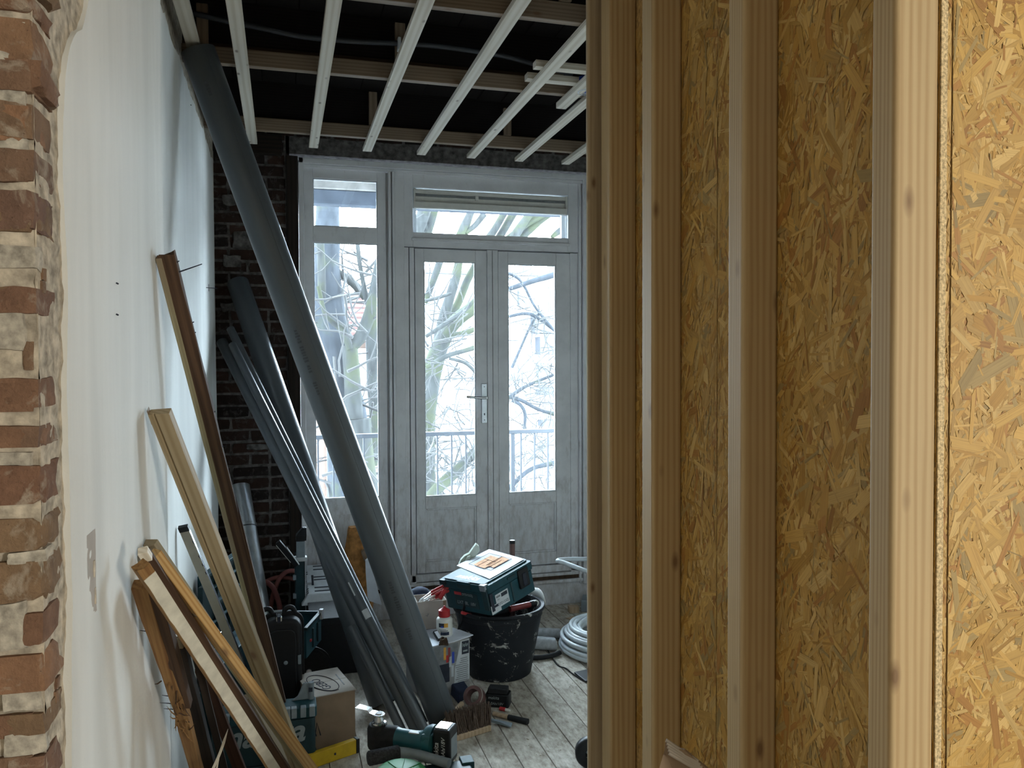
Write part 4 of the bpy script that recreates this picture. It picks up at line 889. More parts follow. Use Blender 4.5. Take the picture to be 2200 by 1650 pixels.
# ------------------------------------------------------------------ tub with the tilted case, box with print, clamps, bottle
bc = V((1.068, 4.06, 0)); bh = .35
bu = thing('mortar_tub', 'round black mortar tub spattered with dried plaster holding a teal case', 'tub', bc)
mb = MB(); mb.lathe([(0, .004), (.158, .0), (.166, .006), (.222, bh-.045), (.226, bh-.042), (.226, bh-.012), (.216, bh-.012), (.16, .012), (0, .012)], 48, Matrix.Translation(bc), False, False); build(mb, 'tub_wall', M['tub'], bu, smooth=40)
mb = MB(); mb.lathe([(.224, bh-.016), (.236, bh-.014), (.241, bh-.004), (.236, bh+.004), (.220, bh+.002), (.216, bh-.012)], 48, Matrix.Translation(bc)); build(mb, 'tub_rim', M['tub'], bu, smooth=60)
# teal case lying askew across the tub
Rm = Matrix.Translation((1.0025, 4.0129, .4739)) @ (Matrix.Rotation(-1.0387, 4, 'Z') @ Matrix.Rotation(-.069, 4, 'Y') @ Matrix.Rotation(.2025, 4, 'X'))
w_, d_, h_ = .348, .338, .159
tc = thing('tool_case', 'teal tool case tilted on the black tub with a printed sheet on its lid', 'case', (1.0025, 4.0129, .4739))
mb = MB(); mb.prism(rrect(w_-.012, d_-.012, .02), -h_/2, h_/2-.048, Rm); build(mb, 'body', M['teal'], tc, bevel=.004)
mb = MB(); mb.prism(rrect(w_, d_, .022), h_/2-.045, h_/2-.004, Rm); build(mb, 'lid', M['teal'], tc, bevel=.004)
mb = MB(); mb.prism(rrect(w_-.05, d_-.012, .02), h_/2-.004, h_/2+.003, Rm); build(mb, 'lid_top', M['teal'], tc, bevel=.002)
def tbox(nm, a, b, mat, bev=.002, par=None): 
    mb = MB(); mb.box(a, b); return build(mb, nm, mat, par or tc, Rm, bevel=bev)
ff = -d_/2
tbox('handle_recess', (-.045, ff-.003, h_/2-.035), (.055, ff+.004, h_/2+.001), M['tealdark'], .003)
tbox('handle_grip', (-.04, ff-.006, h_/2-.012), (.05, ff+.006, h_/2+.003), M['teal'], .003)
tbox('front_badge', (-.085, ff+.0035, -.055), (.085, ff+.0065, .022), M['tealdark'], .002)
tbox('red_badge', (-.082, ff+.0025, .004), (-.030, ff+.005, .020), M['red'], .001)
text('DTD153ZJ', .017, Rm @ Matrix.Translation((-.024, ff+.0025, .006)) @ Matrix.Rotation(math.pi/2, 4, 'X'), M['greytext'], tc)
text('LXT  BL  18V', .024, Rm @ Matrix.Translation((-.072, ff+.003, -.042)) @ Matrix.Rotation(math.pi/2, 4, 'X'), M['greytext'], tc, shear=.2)
text('makita', .060, Rm @ Matrix.Translation((-.085, ff+.030, h_/2+.0032)), M['wtext'], tc, shear=.3, bold=.001)
tbox('corner_latch', (w_/2-.045, ff-.006, -.05), (w_/2-.008, ff+.006, h_/2-.02), M['tealdark'], .004)
tbox('corner_clip', (w_/2-.05, ff-.008, h_/2-.03), (w_/2-.01, ff+.02, h_/2+.002), M['greyplast'], .003)
tbox('corner_clip', (-w_/2+.005, ff-.008, h_/2-.03), (-w_/2+.05, ff+.01, h_/2-.004), M['tealdark'], .003)
sx = w_/2
rl = tbox('side_latch', (sx-.006, d_/2-.125, -.03), (sx+.008, d_/2-.05, h_/2-.012), M['black'], .006); tbox('latch_hook', (sx+.004, d_/2-.10, -.02), (sx+.013, d_/2-.075, .045), M['ink'], .003, rl)
tbox('side_rib', (sx-.007, -.01, -h_/2+.01), (sx-.003, .0, .03), M['tealdark'], .001)
tbox('lid_notch', (sx-.002, -.03, h_/2-.028), (sx+.004, .03, h_/2-.016), M['tealdark'], .001)
tbox('corner_slot', (sx-.008, ff+.008, -h_/2+.02), (sx-.003, ff+.028, h_/2-.05), M['ink'], .001)
st = tbox('sticker', (sx-.006, -.125, -.055), (sx-.0045, -.035, .012), M['palegrey'], 0)
def side_text(body, size, y, z, mat): text(body, size, Rm @ Matrix.Translation((sx-.0043, y, z)) @ Matrix(((0, 0, 1, 0), (1, 0, 0, 0), (0, 1, 0, 0), (0, 0, 0, 1))), mat, tc)
side_text('DTD153ZJ', .017, -.118, -.046, M['ink']); side_text('18V', .012, -.118, -.02, M['inkgrey']); tbox('printed_block', (sx-.0045, -.12, -.006), (sx-.0042, -.092, .004), M['inkgrey'], 0)
tbox('barcode_block', (sx-.0045, -.085, -.012), (sx-.0042, -.042, .006), M['ink'], 0)
st2 = tbox('sticker', (sx-.006, -.165, -.072), (sx-.0042, -.10, -.030), M['palegrey'], 0); tbox('black_strip', (sx-.0042, -.16, -.045), (sx-.0040, -.115, -.033), M['ink'], 0)
# sheet with a plan
Ri = Rm.inverted(); zt = h_/2+.0045
def on_top(px, py):
    o, d = Ri @ EYE, Ri.to_3x3() @ ray(px, py); t_ = (zt-o.z)/d.z; return o+d*t_
pc = [on_top(*q) for q in ((981, 1215.5), (1052, 1244.5), (1127, 1202), (1051, 1180))]
mb = MB(); n = 10; rows = []
for i in range(n+1):
    u = i/n; rows.append([(pc[0]*(1-u)+pc[1]*u)*(1-j/n)+(pc[3]*(1-u)+pc[2]*u)*(j/n)+V((0, 0, .001+.004*abs(noise.noise(V((i*.3, j*.4, 2))))+.010*max(0, j/n-.75)*(u-.2))) for j in range(n+1)])
mb.loft([[Rm @ p for p in r] for r in rows], False, False, closed=False); sh = build(mb, 'paper_sheet', M['paper'], None, smooth=80); tag(sh, 'white sheet with an orange floor plan lying on the tilted teal case', 'paper')
def bil(u, v): return (pc[0]*(1-u)+pc[1]*u)*(1-v)+(pc[3]*(1-u)+pc[2]*u)*v+V((0, 0, .0065))
def patch(nm, u0, u1, v0, v1, mat, lift=0):
    mb = MB(); q = [Rm @ (bil(u, v)+V((0, 0, lift))) for u, v in ((u0, v0), (u1, v0), (u1, v1), (u0, v1))]; mb.add(q, [(0, 1, 2, 3)]); return build(mb, nm, mat, sh)
patch('plan_room', .30, .62, .22, .74, M['paperink']); patch('plan_room', .55, .76, .36, .82, M['paperink'])
mb = MB()
for a_, b_ in (((.2, .18), (.2, .8)), ((.2, .8), (.8, .84)), ((.8, .84), (.8, .24)), ((.8, .24), (.2, .18)), ((.42, .2), (.42, .55)), ((.55, .36), (.55, .82)), ((.3, .55), (.62, .56)), ((.66, .3), (.66, .7))):
    mb.tube([Rm @ (bil(*a_)+V((0, 0, .0006))), Rm @ (bil(*b_)+V((0, 0, .0006)))], .0011, 4)
build(mb, 'plan_lines', M['ink'], sh)
# tools in the tub
a, b = atY(1048, 1330, 3.93), atY(1150, 1296, 4.02); a.z = max(a.z, bh-.005); mb = MB(); mb.tube([a, a*.6+b*.4], .014, 12); gr = build(mb, 'grip_bar', M['blackmat'], None, smooth=50); tag(gr, 'black and dark red tool grip lying along the tub rim', 'tool')
mb = MB(); mb.tube([a*.55+b*.45, a*.12+b*.88], .016, 12); build(mb, 'red_grip', M['darkredp'], gr, smooth=50)
mb = MB(); mb.tube([a*.12+b*.88, b], .018, 12); build(mb, 'black_head', M['black'], gr, smooth=50)
mb = MB(); d = (b-a).normalized(); mb.lathe([(.009, 0), (.016, .002), (.016, -.002), (.009, 0)], 18, frame(b+d*.001-V((0, .012, -.004)), (1, .2, 0), (0, 0, 1))); build(mb, 'white_ring', M['whiteplast'], gr, smooth=50)
a, b = atY(1101, 1215, 4.22), atY(1100.5, 1163, 4.22); a.z = .04; mb = MB(); mb.tube([a, b], .0145, 14); po = build(mb, 'handle_pole', M['brownp'], None, smooth=50); tag(po, 'upright brown pole with dark top rising behind the tilted case', 'pole')
mb = MB(); mb.tube([b-V((0, 0, .012)), b+V((0, 0, .006))], [.0152, .0152], 14); build(mb, 'pole_cap', M['black'], po, smooth=40)
def blade(nm, lab, cat, pts, y, th, mat):
    q = [atY(px, py, y) for px, py in pts]; mb = MB(); mb.loft([q, [v+V((.003, th, .004)) for v in q]]); t = build(mb, nm, mat, None, bevel=.003); tag(t, lab, cat); return t
gv = blade('work_glove', 'pale greenish glove sticking up behind the tilted teal case', 'glove', ((985, 1216), (990, 1204), (998, 1195), (1008, 1190), (1017, 1177), (1023, 1169), (1029, 1174), (1030, 1184), (1022, 1196), (1012, 1204)), 4.22, .025, M['glove'])
blade('glove_fold', None, None, ((998, 1207), (1004, 1197), (1012, 1194), (1010, 1204)), 4.205, .012, M['glove']).parent = gv
mb = MB(); p = atY(1160, 1300, 4.06); mb.lathe([(.228, -.02), (.244, -.012), (.246, .03), (.243, .05)], 48, Matrix.Translation((bc.x, bc.y, bh)))
q = []
for k_ in range(9):
    a_ = math.radians(-8+k_*6); q.append((a_, .012+.055*math.sin(math.pi*(k_+.5)/9)))
mb = MB(); mb.loft([[bc+V((.246*math.cos(a_), .246*math.sin(a_), bh-.02+z_*f_)) for f_ in (0, .5, 1)] for a_, z_ in q], False, False, closed=False); ws = build(mb, 'white_bag_edge', M['whiteplast'], None, smooth=60); md = ws.modifiers.new('s', 'SOLIDIFY'); md.thickness = .004; tag(ws, 'white plastic edge hanging over the right side of tub rim', 'bag')
for (px, py, px2, py2, r_, mt, lab) in ((985, 1318, 1002, 1285, .007, 'black', 'black rod leaning inside the tub left of the case'), (1018, 1324, 1006, 1303, .009, 'black', 'black plastic tool end below the case front edge in the tub'), (992, 1316, 1012, 1322, .008, 'red', 'red handle end at the left inside of the tub')):
    a, b = atY(px, py, 3.93), atY(px2, py2, 3.95); mb = MB(); mb.tube([a-V((0, -.05, .14)) if mt == 'black' else a, b], r_, 10); tag(build(mb, 'tub_tool', M[mt], None, smooth=50), lab, 'tool')
# printed carton with things on it
zc = .262; A, B = atZ(931, 1387, zc), atZ(1009, 1369, zc); ux = (B-A); ux.z = 0; ux.normalize(); uy = V((-ux.y, ux.x, 0)); cw = .235; cd = .22
O = B-ux*cw; PM = frame((O.x, O.y, 0), ux, uy)
pk = thing('printed_carton', 'printed cardboard carton with text panel before the black tub', 'box', (O.x, O.y, 0))
mb = MB(); mb.box((0, 0, 0), (cw, cd, zc-.003)); build(mb, 'carton_body', plain('carton_grey', (.30, .30, .30), .7, 0, .3, .1, 12), pk, PM, bevel=.003)
mb = MB(); q = [V((-.005, -.004, zc)), V((cw*.6, -.006, zc)), V((cw+.028, .012, zc+.004)), V((cw+.01, cd*.5, zc+.006)), V((cw, cd, zc)), V((0, cd, zc))]
mb.loft([[v-V((0, 0, .004)) for v in q], q]); build(mb, 'top_flap', M['paper'], pk, PM)
def onp(nm, x0, x1, z0, z1, mat, y=-.0006): 
    mb = MB(); mb.box((x0, y, z0), (x1, 0, z1)); return build(mb, nm, mat, pk, PM)
xo = cw-.135
onp('photo_dark', xo-.10, xo+.068, .16, zc-.012, M['inkgrey']); onp('photo_dark', xo-.10, xo+.02, .07, .16, M['ink'])
for i, (mt, x_, z0, z1) in enumerate((('darkredp', .012, .17, .235), ('blue', .034, .155, .21), ('palegrey', .018, .14, .19), ('palegrey', .030, .09, .145), ('orange', -.012, .18, .24), ('red', .002, .165, .2))): onp('photo_detail', xo+x_, xo+x_+.013, z0, z1, M[mt], -.0012)
mb = MB(); mb.add([V((xo+.045, -.0014, .045)), V((cw-.003, -.0014, .06)), V((cw-.003, -.0014, zc-.008)), V((cw-.052, -.0014, zc-.008)), V((xo+.05, -.0014, .13))], [(0, 1, 2, 3, 4)]); build(mb, 'text_panel', M['palegrey'], pk, PM)
onp('name_panel', cw-.046, cw-.006, zc-.075, zc-.012, M['ink'], -.0020)
mb = MB()
for i in range(8):
    x0 = cw-.043+i*.0042; mb.box((x0, -.0024, zc-.040+.004*(i % 3 == 1)), (x0+.0026, -.0021, zc-.026+.005*(i % 4 == 0)))
mb.box((cw-.040, -.0024, zc-.064), (cw-.014, -.0021, zc-.056)); build(mb, 'blurred_print', M['greytext'], pk, PM)
mb = MB()
for i in range(13):
    z_ = zc-.095-i*.0098; x0 = xo+.052+RN.uniform(0, .012)+(.02 if i < 3 else 0); mb.box((x0, -.0022, z_), (cw-.008-RN.uniform(0, .01), -.0015, z_+.0032))
build(mb, 'printed_lines', M['inkgrey'], pk, PM)
# white open carton
a, b = atY(896, 1296, 4.03), atY(959.5, 1287, 4.03); z0 = zc+.001; zt_ = (a.z+b.z)/2
wc = thing('white_carton', 'small open white carton holding red handled tools behind glue bottle', 'box', (a.x, 4.03, z0))
for nm, p_, q_ in (('front_panel', (a.x, 4.03, z0), (b.x, 4.033, zt_)), ('side_panel', (b.x-.003, 4.033, z0), (b.x, 4.15, zt_)), ('side_panel', (a.x, 4.033, z0), (a.x+.003, 4.15, zt_)), ('back_panel', (a.x, 4.147, z0), (b.x, 4.15, zt_+.004)), ('bottom_panel', (a.x+.003, 4.033, z0), (b.x-.003, 4.147, z0+.003))): boxo(nm, p_, q_, M['cardlight'] if nm != 'bottom_panel' else M['card'], wc)
mb = MB(); p = atY(918, 1322, 4.029); mb.tube([p+V((-.006, 0, .0)), p+V((0, 0, -.006)), p+V((.006, 0, .008))], .002, 5); build(mb, 'ink_mark', M['inkgrey'], wc)
boxo('torn_corner', (b.x-.018, 4.0285, zt_-.028), (b.x-.004, 4.031, zt_-.002), M['card'], wc)
def clamp(lab, p_in, p_mid, p_out, y):
    t = thing('pliers', lab, 'pliers', atY(*p_in, y))
    for dz in (0, .016):
        a_, m_, o_ = [atY(px, py, y)+V((0, 0, -dz*k_)) for (px, py), k_ in zip((p_in, p_mid, p_out), (.6, 1, 1))]
        mb = MB(); mb.tube([a_-V((.03, 0, .04)), a_, m_], [.005, .005, .004], 8); build(mb, 'steel_jaw', M['chrome'], t, smooth=50)
        mb = MB(); mb.tube(spline([m_, m_*.5+o_*.5+V((0, 0, .002)), o_], 4), [.007]*7+[.009, .006], 10); build(mb, 'red_handle', M['red'], t, smooth=50)
clamp('red handled pliers poking furthest up out of the white carton', (903, 1290), (926, 1272), (966, 1253), 4.06)
clamp('second red handled pliers lying just below the first in the white carton', (912, 1292), (935, 1278), (973, 1258), 4.04)
a, b = atY(945, 1286, 4.02), atY(957, 1266, 4.02); mb = MB(); mb.tube([a, b], [.011, .012], 12); tag(build(mb, 'spray_nozzle', M['red'], None, smooth=40), 'short red tube standing at the front rim of the white carton', 'tube')
mb = MB(); p = atY(902, 1290, 4.28); mb.lathe([(.062, -.28), (.064, -.02), (.06, .03), (.045, .058), (.02, .07), (0, .072)], 20, Matrix.Translation(p)); hb = build(mb, 'hard_cap', M['navy'], None, smooth=60); tag(hb, 'dark navy domed pouch behind the white carton', 'pouch')
mb = MB(); mb.lathe([(.066, -.012), (.069, -.006), (.066, 0)], 20, Matrix.Translation(p)); build(mb, 'band', M['greyplast'], hb, smooth=60)
# glue bottle
p = atZ(957.5, 1369, zc+.004)+V((0, .03, 0)); r_ = .0395; H_ = .092
gb = thing('glue_bottle', 'white glue bottle with red cap on the printed carton', 'bottle', p)
mb = MB(); mb.lathe([(0, 0), (r_-.003, 0), (r_, .004), (r_, H_-.012), (r_-.004, H_-.004), (.026, H_+.002), (.024, H_+.012), (0, H_+.012)], 32, Matrix.Translation(p)); build(mb, 'bottle_body', M['whiteplast'], gb, smooth=45)
mb = MB(); mb.lathe([(.0275, H_+.002), (.0285, H_+.004), (.028, H_+.033), (.024, H_+.036), (.007, H_+.046), (.004, H_+.054), (0, H_+.055)], 28, Matrix.Translation(p)); build(mb, 'red_cap', M['red'], gb, smooth=40)
vd = (EYE-p); a0 = math.atan2(vd.y, vd.x)
def lab(nm, a1, a2, z1, z2, mat, dr=.0003): 
    mb = MB(); mb.loft([[p+V(((r_+dr)*math.cos(a0+a1+(a2-a1)*k_/8), (r_+dr)*math.sin(a0+a1+(a2-a1)*k_/8), z_)) for k_ in range(9)] for z_ in (z1, z2)], False, False, closed=False); return build(mb, nm, mat, gb, smooth=60)
lab('label_black', -.75, -.05, .050, .070, M['ink']); lab('label_orange', -.05, .45, .050, .070, M['orange']); lab('label_purple', -.5, .6, .012, .028, M['navy']); lab('label_text', -.7, .2, .038, .0405, M['inkgrey']); lab('label_text', -.55, .45, .031, .0345, M['ink']); lab('label_blue', -.45, -.15, .049, .056, M['blue'], .0006)
# small items beside it
a = atZ(940, 1369, zc+.012); mb = MB(); mb.box((-.012, -.03, -.008), (.012, .03, .008)); SM = frame(a+V((0, 0, .006)), (.8, .25, .1), (-.1, .8, .5)); lt = build(mb, 'lighter', M['black'], None, SM, bevel=.003); tag(lt, 'small black and pale blue object in front of the glue bottle', 'gadget')
mb = MB(); mb.box((-.008, -.022, .0082), (.010, .022, .0095)); build(mb, 'pale_face', M['paper'], lt, SM)
a = atZ(953, 1378, zc+.014); mb = MB()
for k_ in range(5):
    ra = .020-.002*k_; mb.tube([a+V((ra*math.cos(q*.5), ra*.9*math.sin(q*.5), .006*k_-.012+.004*math.sin(q*.9+k_))) for q in range(14)], .0045, 6)
tag(build(mb, 'string_roll', M['oldstrip'], None, smooth=60), 'tangled small brown roll of string beside the lighter', 'string')

# ------------------------------------------------------------------ floor clutter on the right
# coil of white pipe
cc = atZ(1318, 1392, 0); mb = MB(); R0 = .300; turns = 15; pts = []
rads = [.30, .292, .275, .285, .262, .268, .245, .252, .232, .236, .214, .218, .20, .195, .185]
zs = [.022, .046, .030, .070, .052, .094, .070, .112, .082, .122, .092, .128, .10, .118, .108]
for k_ in range(turns):
    r1, z1 = rads[k_], zs[k_]; r2, z2 = rads[min(k_+1, turns-1)], zs[min(k_+1, turns-1)]
    for q in range(36):
        f_ = q/36; s_ = max(0, (f_-.8)/.2); rr_ = r1+(r2-r1)*s_+.004*math.sin(q*.35+k_); zz_ = z1+(z2-z1)*s_+.006*math.sin(q*.17+k_*2)
        th = 2*math.pi*(f_+.05); pts.append(cc+V((rr_*math.cos(th), rr_*math.sin(th), max(.0145, zz_))))
e1, e2, e3 = atY(1264, 1229, 4.25), atY(1198, 1203.5, 4.42), atY(1262, 1201, 4.55)
mb.tube(pts, .0125, 10)
co = build(mb, 'pipe_coil', M['coil'], None, smooth=60); tag(co, 'coil of pale white heating pipe lying on the floorboards by the stud wall', 'coil')
mb = MB(); mb.tube(spline([cc+V((.19, .1, .12)), V((1.85, 4.2, .42)), e1+V((.12, -.02, -.055)), e1, e2*.75+e1*.25, e2+V((0, 0, -.004)), e2*.7+e3*.3+V((-.008, 0, .003)), e3, e3+V((.2, .03, -.02)), V((2.05, 4.6, .3)), cc+V((.15, .2, .1))], 8), .0128, 10); build(mb, 'loose_end_loop', M['coil'], co, smooth=60)
mb = MB(); c_ = atZ(1256, 1462, 0); pt = [(1173, 1390, .012), (1176, 1396, .004), (1197, 1428, .004), (1216, 1436, .004), (1231, 1448, .004), (1258, 1464, .004), (1275, 1462, .01)]
mb.tube(spline([atZ(*q) for q in pt], 5), .0035, 6); wi = build(mb, 'wire_stand', M['black'], None, smooth=60); tag(wi, 'bent black wire frame under the edge of white pipe coil', 'wire')
a = atZ(1173, 1388, .016); mb = MB(); mb.tube([a, a+V((.006, .02, .008))], .006, 8); build(mb, 'white_tip', M['whiteplast'], wi)
mb = MB(); q = [atZ(x_, y_, 0) for x_, y_ in ((1233, 1448), (1258, 1468), (1285, 1464), (1270, 1440))]; mb.loft([[v+V((0, 0, .001)) for v in q], [v+V((0, 0, .012)) for v in q]]); tag(build(mb, 'black_tray', M['black'], None, bevel=.004), 'flat black plastic piece under the white pipe coil', 'plastic piece')
# rolled grey wraps
for i, (l_, r_, rad, lab_) in enumerate((((1140, 1358), (1203, 1361), .028, 'grey insulation roll lying further back beside the tub'), ((1138, 1380), (1192, 1384), .036, 'thicker grey insulation roll lying nearer beside the tub'))):
    a, b = atZ(*l_, rad), atZ(*r_, rad); mb = MB(); n_ = 14; ring = []
    for s_ in range(7):
        p = a+(b-a)*s_/6; ring.append([p+V((0, rad*1.15*math.cos(2*math.pi*k_/n_), rad*math.sin(2*math.pi*k_/n_)))*(1+.06*noise.noise(V((s_*.8, k_, i)))) for k_ in range(n_)])
    mb.loft(ring); tag(build(mb, 'insulation_roll', M['cloth'], None, smooth=50), lab_, 'roll', 'grey rolls on the floor')
mb = MB(); mb.tube(spline([atZ(1120, 1406, .014), atZ(1140, 1412, .014), atZ(1165, 1412, .014), atZ(1190, 1407, .014), atZ(1203, 1402, .014)], 6), .013, 10); tag(build(mb, 'rubber_hose', M['blackmat'], None, smooth=50), 'short black rubber hose curving from tub to white coil', 'hose')
def chunk(nm, lab_, cat, px, py, w_, d_, h_, rot, mat, bev=.003):
    p = atZ(px, py, 0); mb = MB(); mb.box((-w_/2, 0, 0), (w_/2, d_, h_)); tag(build(mb, nm, M[mat], None, Matrix.Translation(p) @ Matrix.Rotation(rot, 4, 'Z'), bevel=bev), lab_, cat)
chunk('wood_block', 'small pale wooden block on the floor below the sill', 'block', 1234, 1318, .065, .05, .042, -.1, 'beech')
chunk('wood_chip', 'thin flat wood offcut in front of the wooden block', 'offcut', 1236, 1331, .058, .05, .006, .5, 'beech', .001)
chunk('dark_box', 'dark grey box at the wall right of wooden block', 'box', 1275, 1316, .16, .14, .075, -.45, 'greyplast', .006)
# debris crumbs
mb = MB()
for i in range(240):
    if i < 120: p = V((RN.uniform(.8, 1.9), RN.uniform(4.75, 5.05), 0))
    else: p = V((RN.uniform(1.34, 1.44), RN.uniform(3.3, 4.9), 0)) if i % 2 else V((RN.uniform(.95, 1.35), RN.uniform(3.1, 3.36), 0))
    s_ = RN.choice((.002, .003, .005, .009 if i < 120 else .004)); q = [p+V((RN.uniform(-s_, s_), RN.uniform(-s_, s_), 0)) for _ in range(3)]
    mb.loft([q, [v+V((0, 0, s_*.5)) for v in q]])
tag(build(mb, 'floor_debris', M['mortar'], None), 'scattered crumbs of plaster and wood on floorboards', 'debris', kind='stuff')
# brush
b0, b1 = atZ(998, 1589, 0), atZ(1056, 1571, 0); ux = (b1-b0).normalized(); uz = V((0, 0, 1)); uy = uz.cross(ux)
br = thing('hand_brush', 'brown bristled hand brush on a pale wooden back beside the big pipe', 'brush', b0)
BMx = frame(b0, ux, uy); bl = (b1-b0).length
mb = MB(); mb.prism([(0, 0), (bl, -.0), (bl+.004, .02), (bl, .038), (0, .04), (-.06, .035), (-.06, .005)], 0, .026, BMx); build(mb, 'brush_back', M['beech'], br, bevel=.004)
mb = MB()
for i in range(420):
    u, v = RN.uniform(-.045, bl+.002), RN.uniform(.004, .034); p = V((u, v, .022)); d = V((RN.uniform(-.012, .018)+.02*(u/bl-.4), .03+RN.uniform(-.012, .02), .085+RN.uniform(-.010, .008)+.006*noise.noise(V((u*30, v*30, 0)))))
    w0 = .0026; q0 = [p+V((w0*math.cos(k_*2.1), w0*math.sin(k_*2.1), 0)) for k_ in range(3)]; mid = [p+d*.6+V((.0028*math.cos(k_*2.1), .0028*math.sin(k_*2.1), 0)) for k_ in range(3)]; tip = [p+d+V((.0010*math.cos(k_*2.1), .001*math.sin(k_*2.1), 0)) for k_ in range(3)]
    mb.loft([[BMx @ x_ for x_ in r__] for r__ in (q0, mid, tip)])
bs = build(mb, 'bristles', M['bristle'], br); bs['kind'] = 'stuff'
mb = MB(); mb.tube([BMx @ V((-.05, .02, .03)), BMx @ V((-.09, .05, .06)), atZ(992, 1512, .05)], [.013, .011, .012], 10); build(mb, 'brush_handle', M['beech'], br, smooth=50)
# battery, tape roll, marker, hammer, chisel
def battery(nm, lab_, o, x, y, w_, d_, h_, par=None):
    Bx = frame(o, x, y); t = par or thing(nm, lab_, 'battery', o)
    mb = MB(); mb.prism(rrect(w_, d_, .012), 0, h_*.72, Bx @ Matrix.Translation((w_/2, d_/2, 0))); build(mb, 'battery_case', M['black'], t, bevel=.004)
    mb = MB(); mb.prism(rrect(w_*.82, d_*.78, .008), h_*.72, h_, Bx @ Matrix.Translation((w_/2, d_/2, 0))); build(mb, 'contact_block', M['blackmat'], t, bevel=.003)
    return t, Bx
o = atZ(1042, 1519, 0); x_ = (atZ(1092, 1523, 0)-o)
bt, BX = battery('battery_pack', 'black battery pack with white lettering on the floor beside tape roll', o, x_, V((-x_.y, x_.x, 0)), .112, .072, .085)
text('makita', .020, BX @ Matrix.Translation((.014, -.0006, .040)) @ Matrix.Rotation(math.pi/2, 4, 'X'), M['greytext'], bt, shear=.2); text('5.0Ah/18V', .017, BX @ Matrix.Translation((.014, -.0006, .014)) @ Matrix.Rotation(math.pi/2, 4, 'X'), M['greytext'], bt, shear=.2)
mb = MB(); c_ = atZ(1020, 1497, .05); nrm = (EYE-c_).normalized()*.75+V((-.35, 0, .25)); nrm.normalize(); TMx = frame(c_, nrm.cross(V((0, 0, 1))), nrm.cross(nrm.cross(V((0, 0, 1)))))
mb.lathe([(.030, -.028), (.045, -.028), (.047, -.02), (.047, .022), (.045, .028), (.030, .028), (.029, .0), (.030, -.028)], 28, TMx); tr_ = build(mb, 'tape_roll', M['tape'], None, smooth=40); tag(tr_, 'tilted brown tape roll between the big pipe foot and battery', 'tape')
mb = MB(); mb.lathe([(.0465, -.0285), (.0478, -.026), (.0478, -.022)], 28, TMx); mb.lathe([(.0465, .0285), (.0478, .026), (.0478, .022)], 28, TMx); build(mb, 'tape_edge', M['cardlight'], tr_, smooth=50)
a, b = atZ(1074, 1522, .009), atZ(1096, 1527, .009); mb = MB(); mb.tube([a, a*.45+b*.55], .009, 10); mk = build(mb, 'marker', M['red'], None, smooth=50); tag(mk, 'short red capped marker in front of the floor battery', 'marker')
mb = MB(); mb.tube([a*.45+b*.55, b], [.007, .005], 10); build(mb, 'marker_body', M['whiteplast'], mk, smooth=50)
a, b = atZ(1060, 1533, .012), atZ(1134, 1551, .012); mb = MB(); mb.tube([a, a*.55+b*.45], [.010, .011], 10); hm = build(mb, 'hammer', M['beech'], None, smooth=50); tag(hm, 'wooden tool handle with black grip pointing right on the floor', 'tool')
mb = MB(); mb.tube([a*.56+b*.44, b], [.012, .014], 12); build(mb, 'black_grip', M['blackmat'], hm, smooth=40)
a, b = atZ(1054, 1550, .008), atZ(1101, 1561, .006); d = (b-a).normalized(); n_ = V((-d.y, d.x, 0)); mb = MB(); mb.loft([[a+n_*.008, a-n_*.008, a-n_*.008+V((0, 0, .012)), a+n_*.008+V((0, 0, .012))], [a*.5+b*.5+n_*.010, a*.5+b*.5-n_*.010, a*.5+b*.5-n_*.010+V((0, 0, .012)), a*.5+b*.5+n_*.010+V((0, 0, .012))], [b*.9+a*.1+n_*.022, b-n_*.016, b-n_*.016+V((0, 0, .006)), b*.9+a*.1+n_*.022+V((0, 0, .006))]]); tag(build(mb, 'chisel', M['greyplast'], None, bevel=.002), 'grey flat chisel lying under the wooden handle', 'chisel')
mb = MB(); q = [atZ(x_, y_, 0) for x_, y_ in ((966, 1492), (990, 1478), (1004, 1500), (985, 1514))]; mb.loft([[v+V((0, 0, .001)) for v in q], [v+V((.005, .005, .055)) for v in q]]); tag(build(mb, 'blue_cloth', M['navy'], None, bevel=.006), 'dark blue folded cloth at the foot of the printed carton', 'cloth')
# yellow spirit level on the floor
a, b = atZ(672, 1652, 0), atZ(772, 1617, 0); d = (b-a).normalized(); LMx = frame(b, d, V((-d.y, d.x, 0)))
lv = thing('spirit_level', 'yellow spirit level lying on the floor left of the power tool', 'level', b)
mb = MB(); mb.box((-.23, 0, 0), (-.012, .025, .058)); build(mb, 'level_body', M['yellow'], lv, LMx, bevel=.003)
mb = MB(); mb.box((-.014, -.002, -.0), (.002, .027, .060)); build(mb, 'end_cap', M['black'], lv, LMx, bevel=.003)
mb = MB(); mb.tube([(-.11, -.001, .026), (-.11, -.0005, .034)], .004, 6); build(mb, 'rivet', M['ink'], lv, LMx)

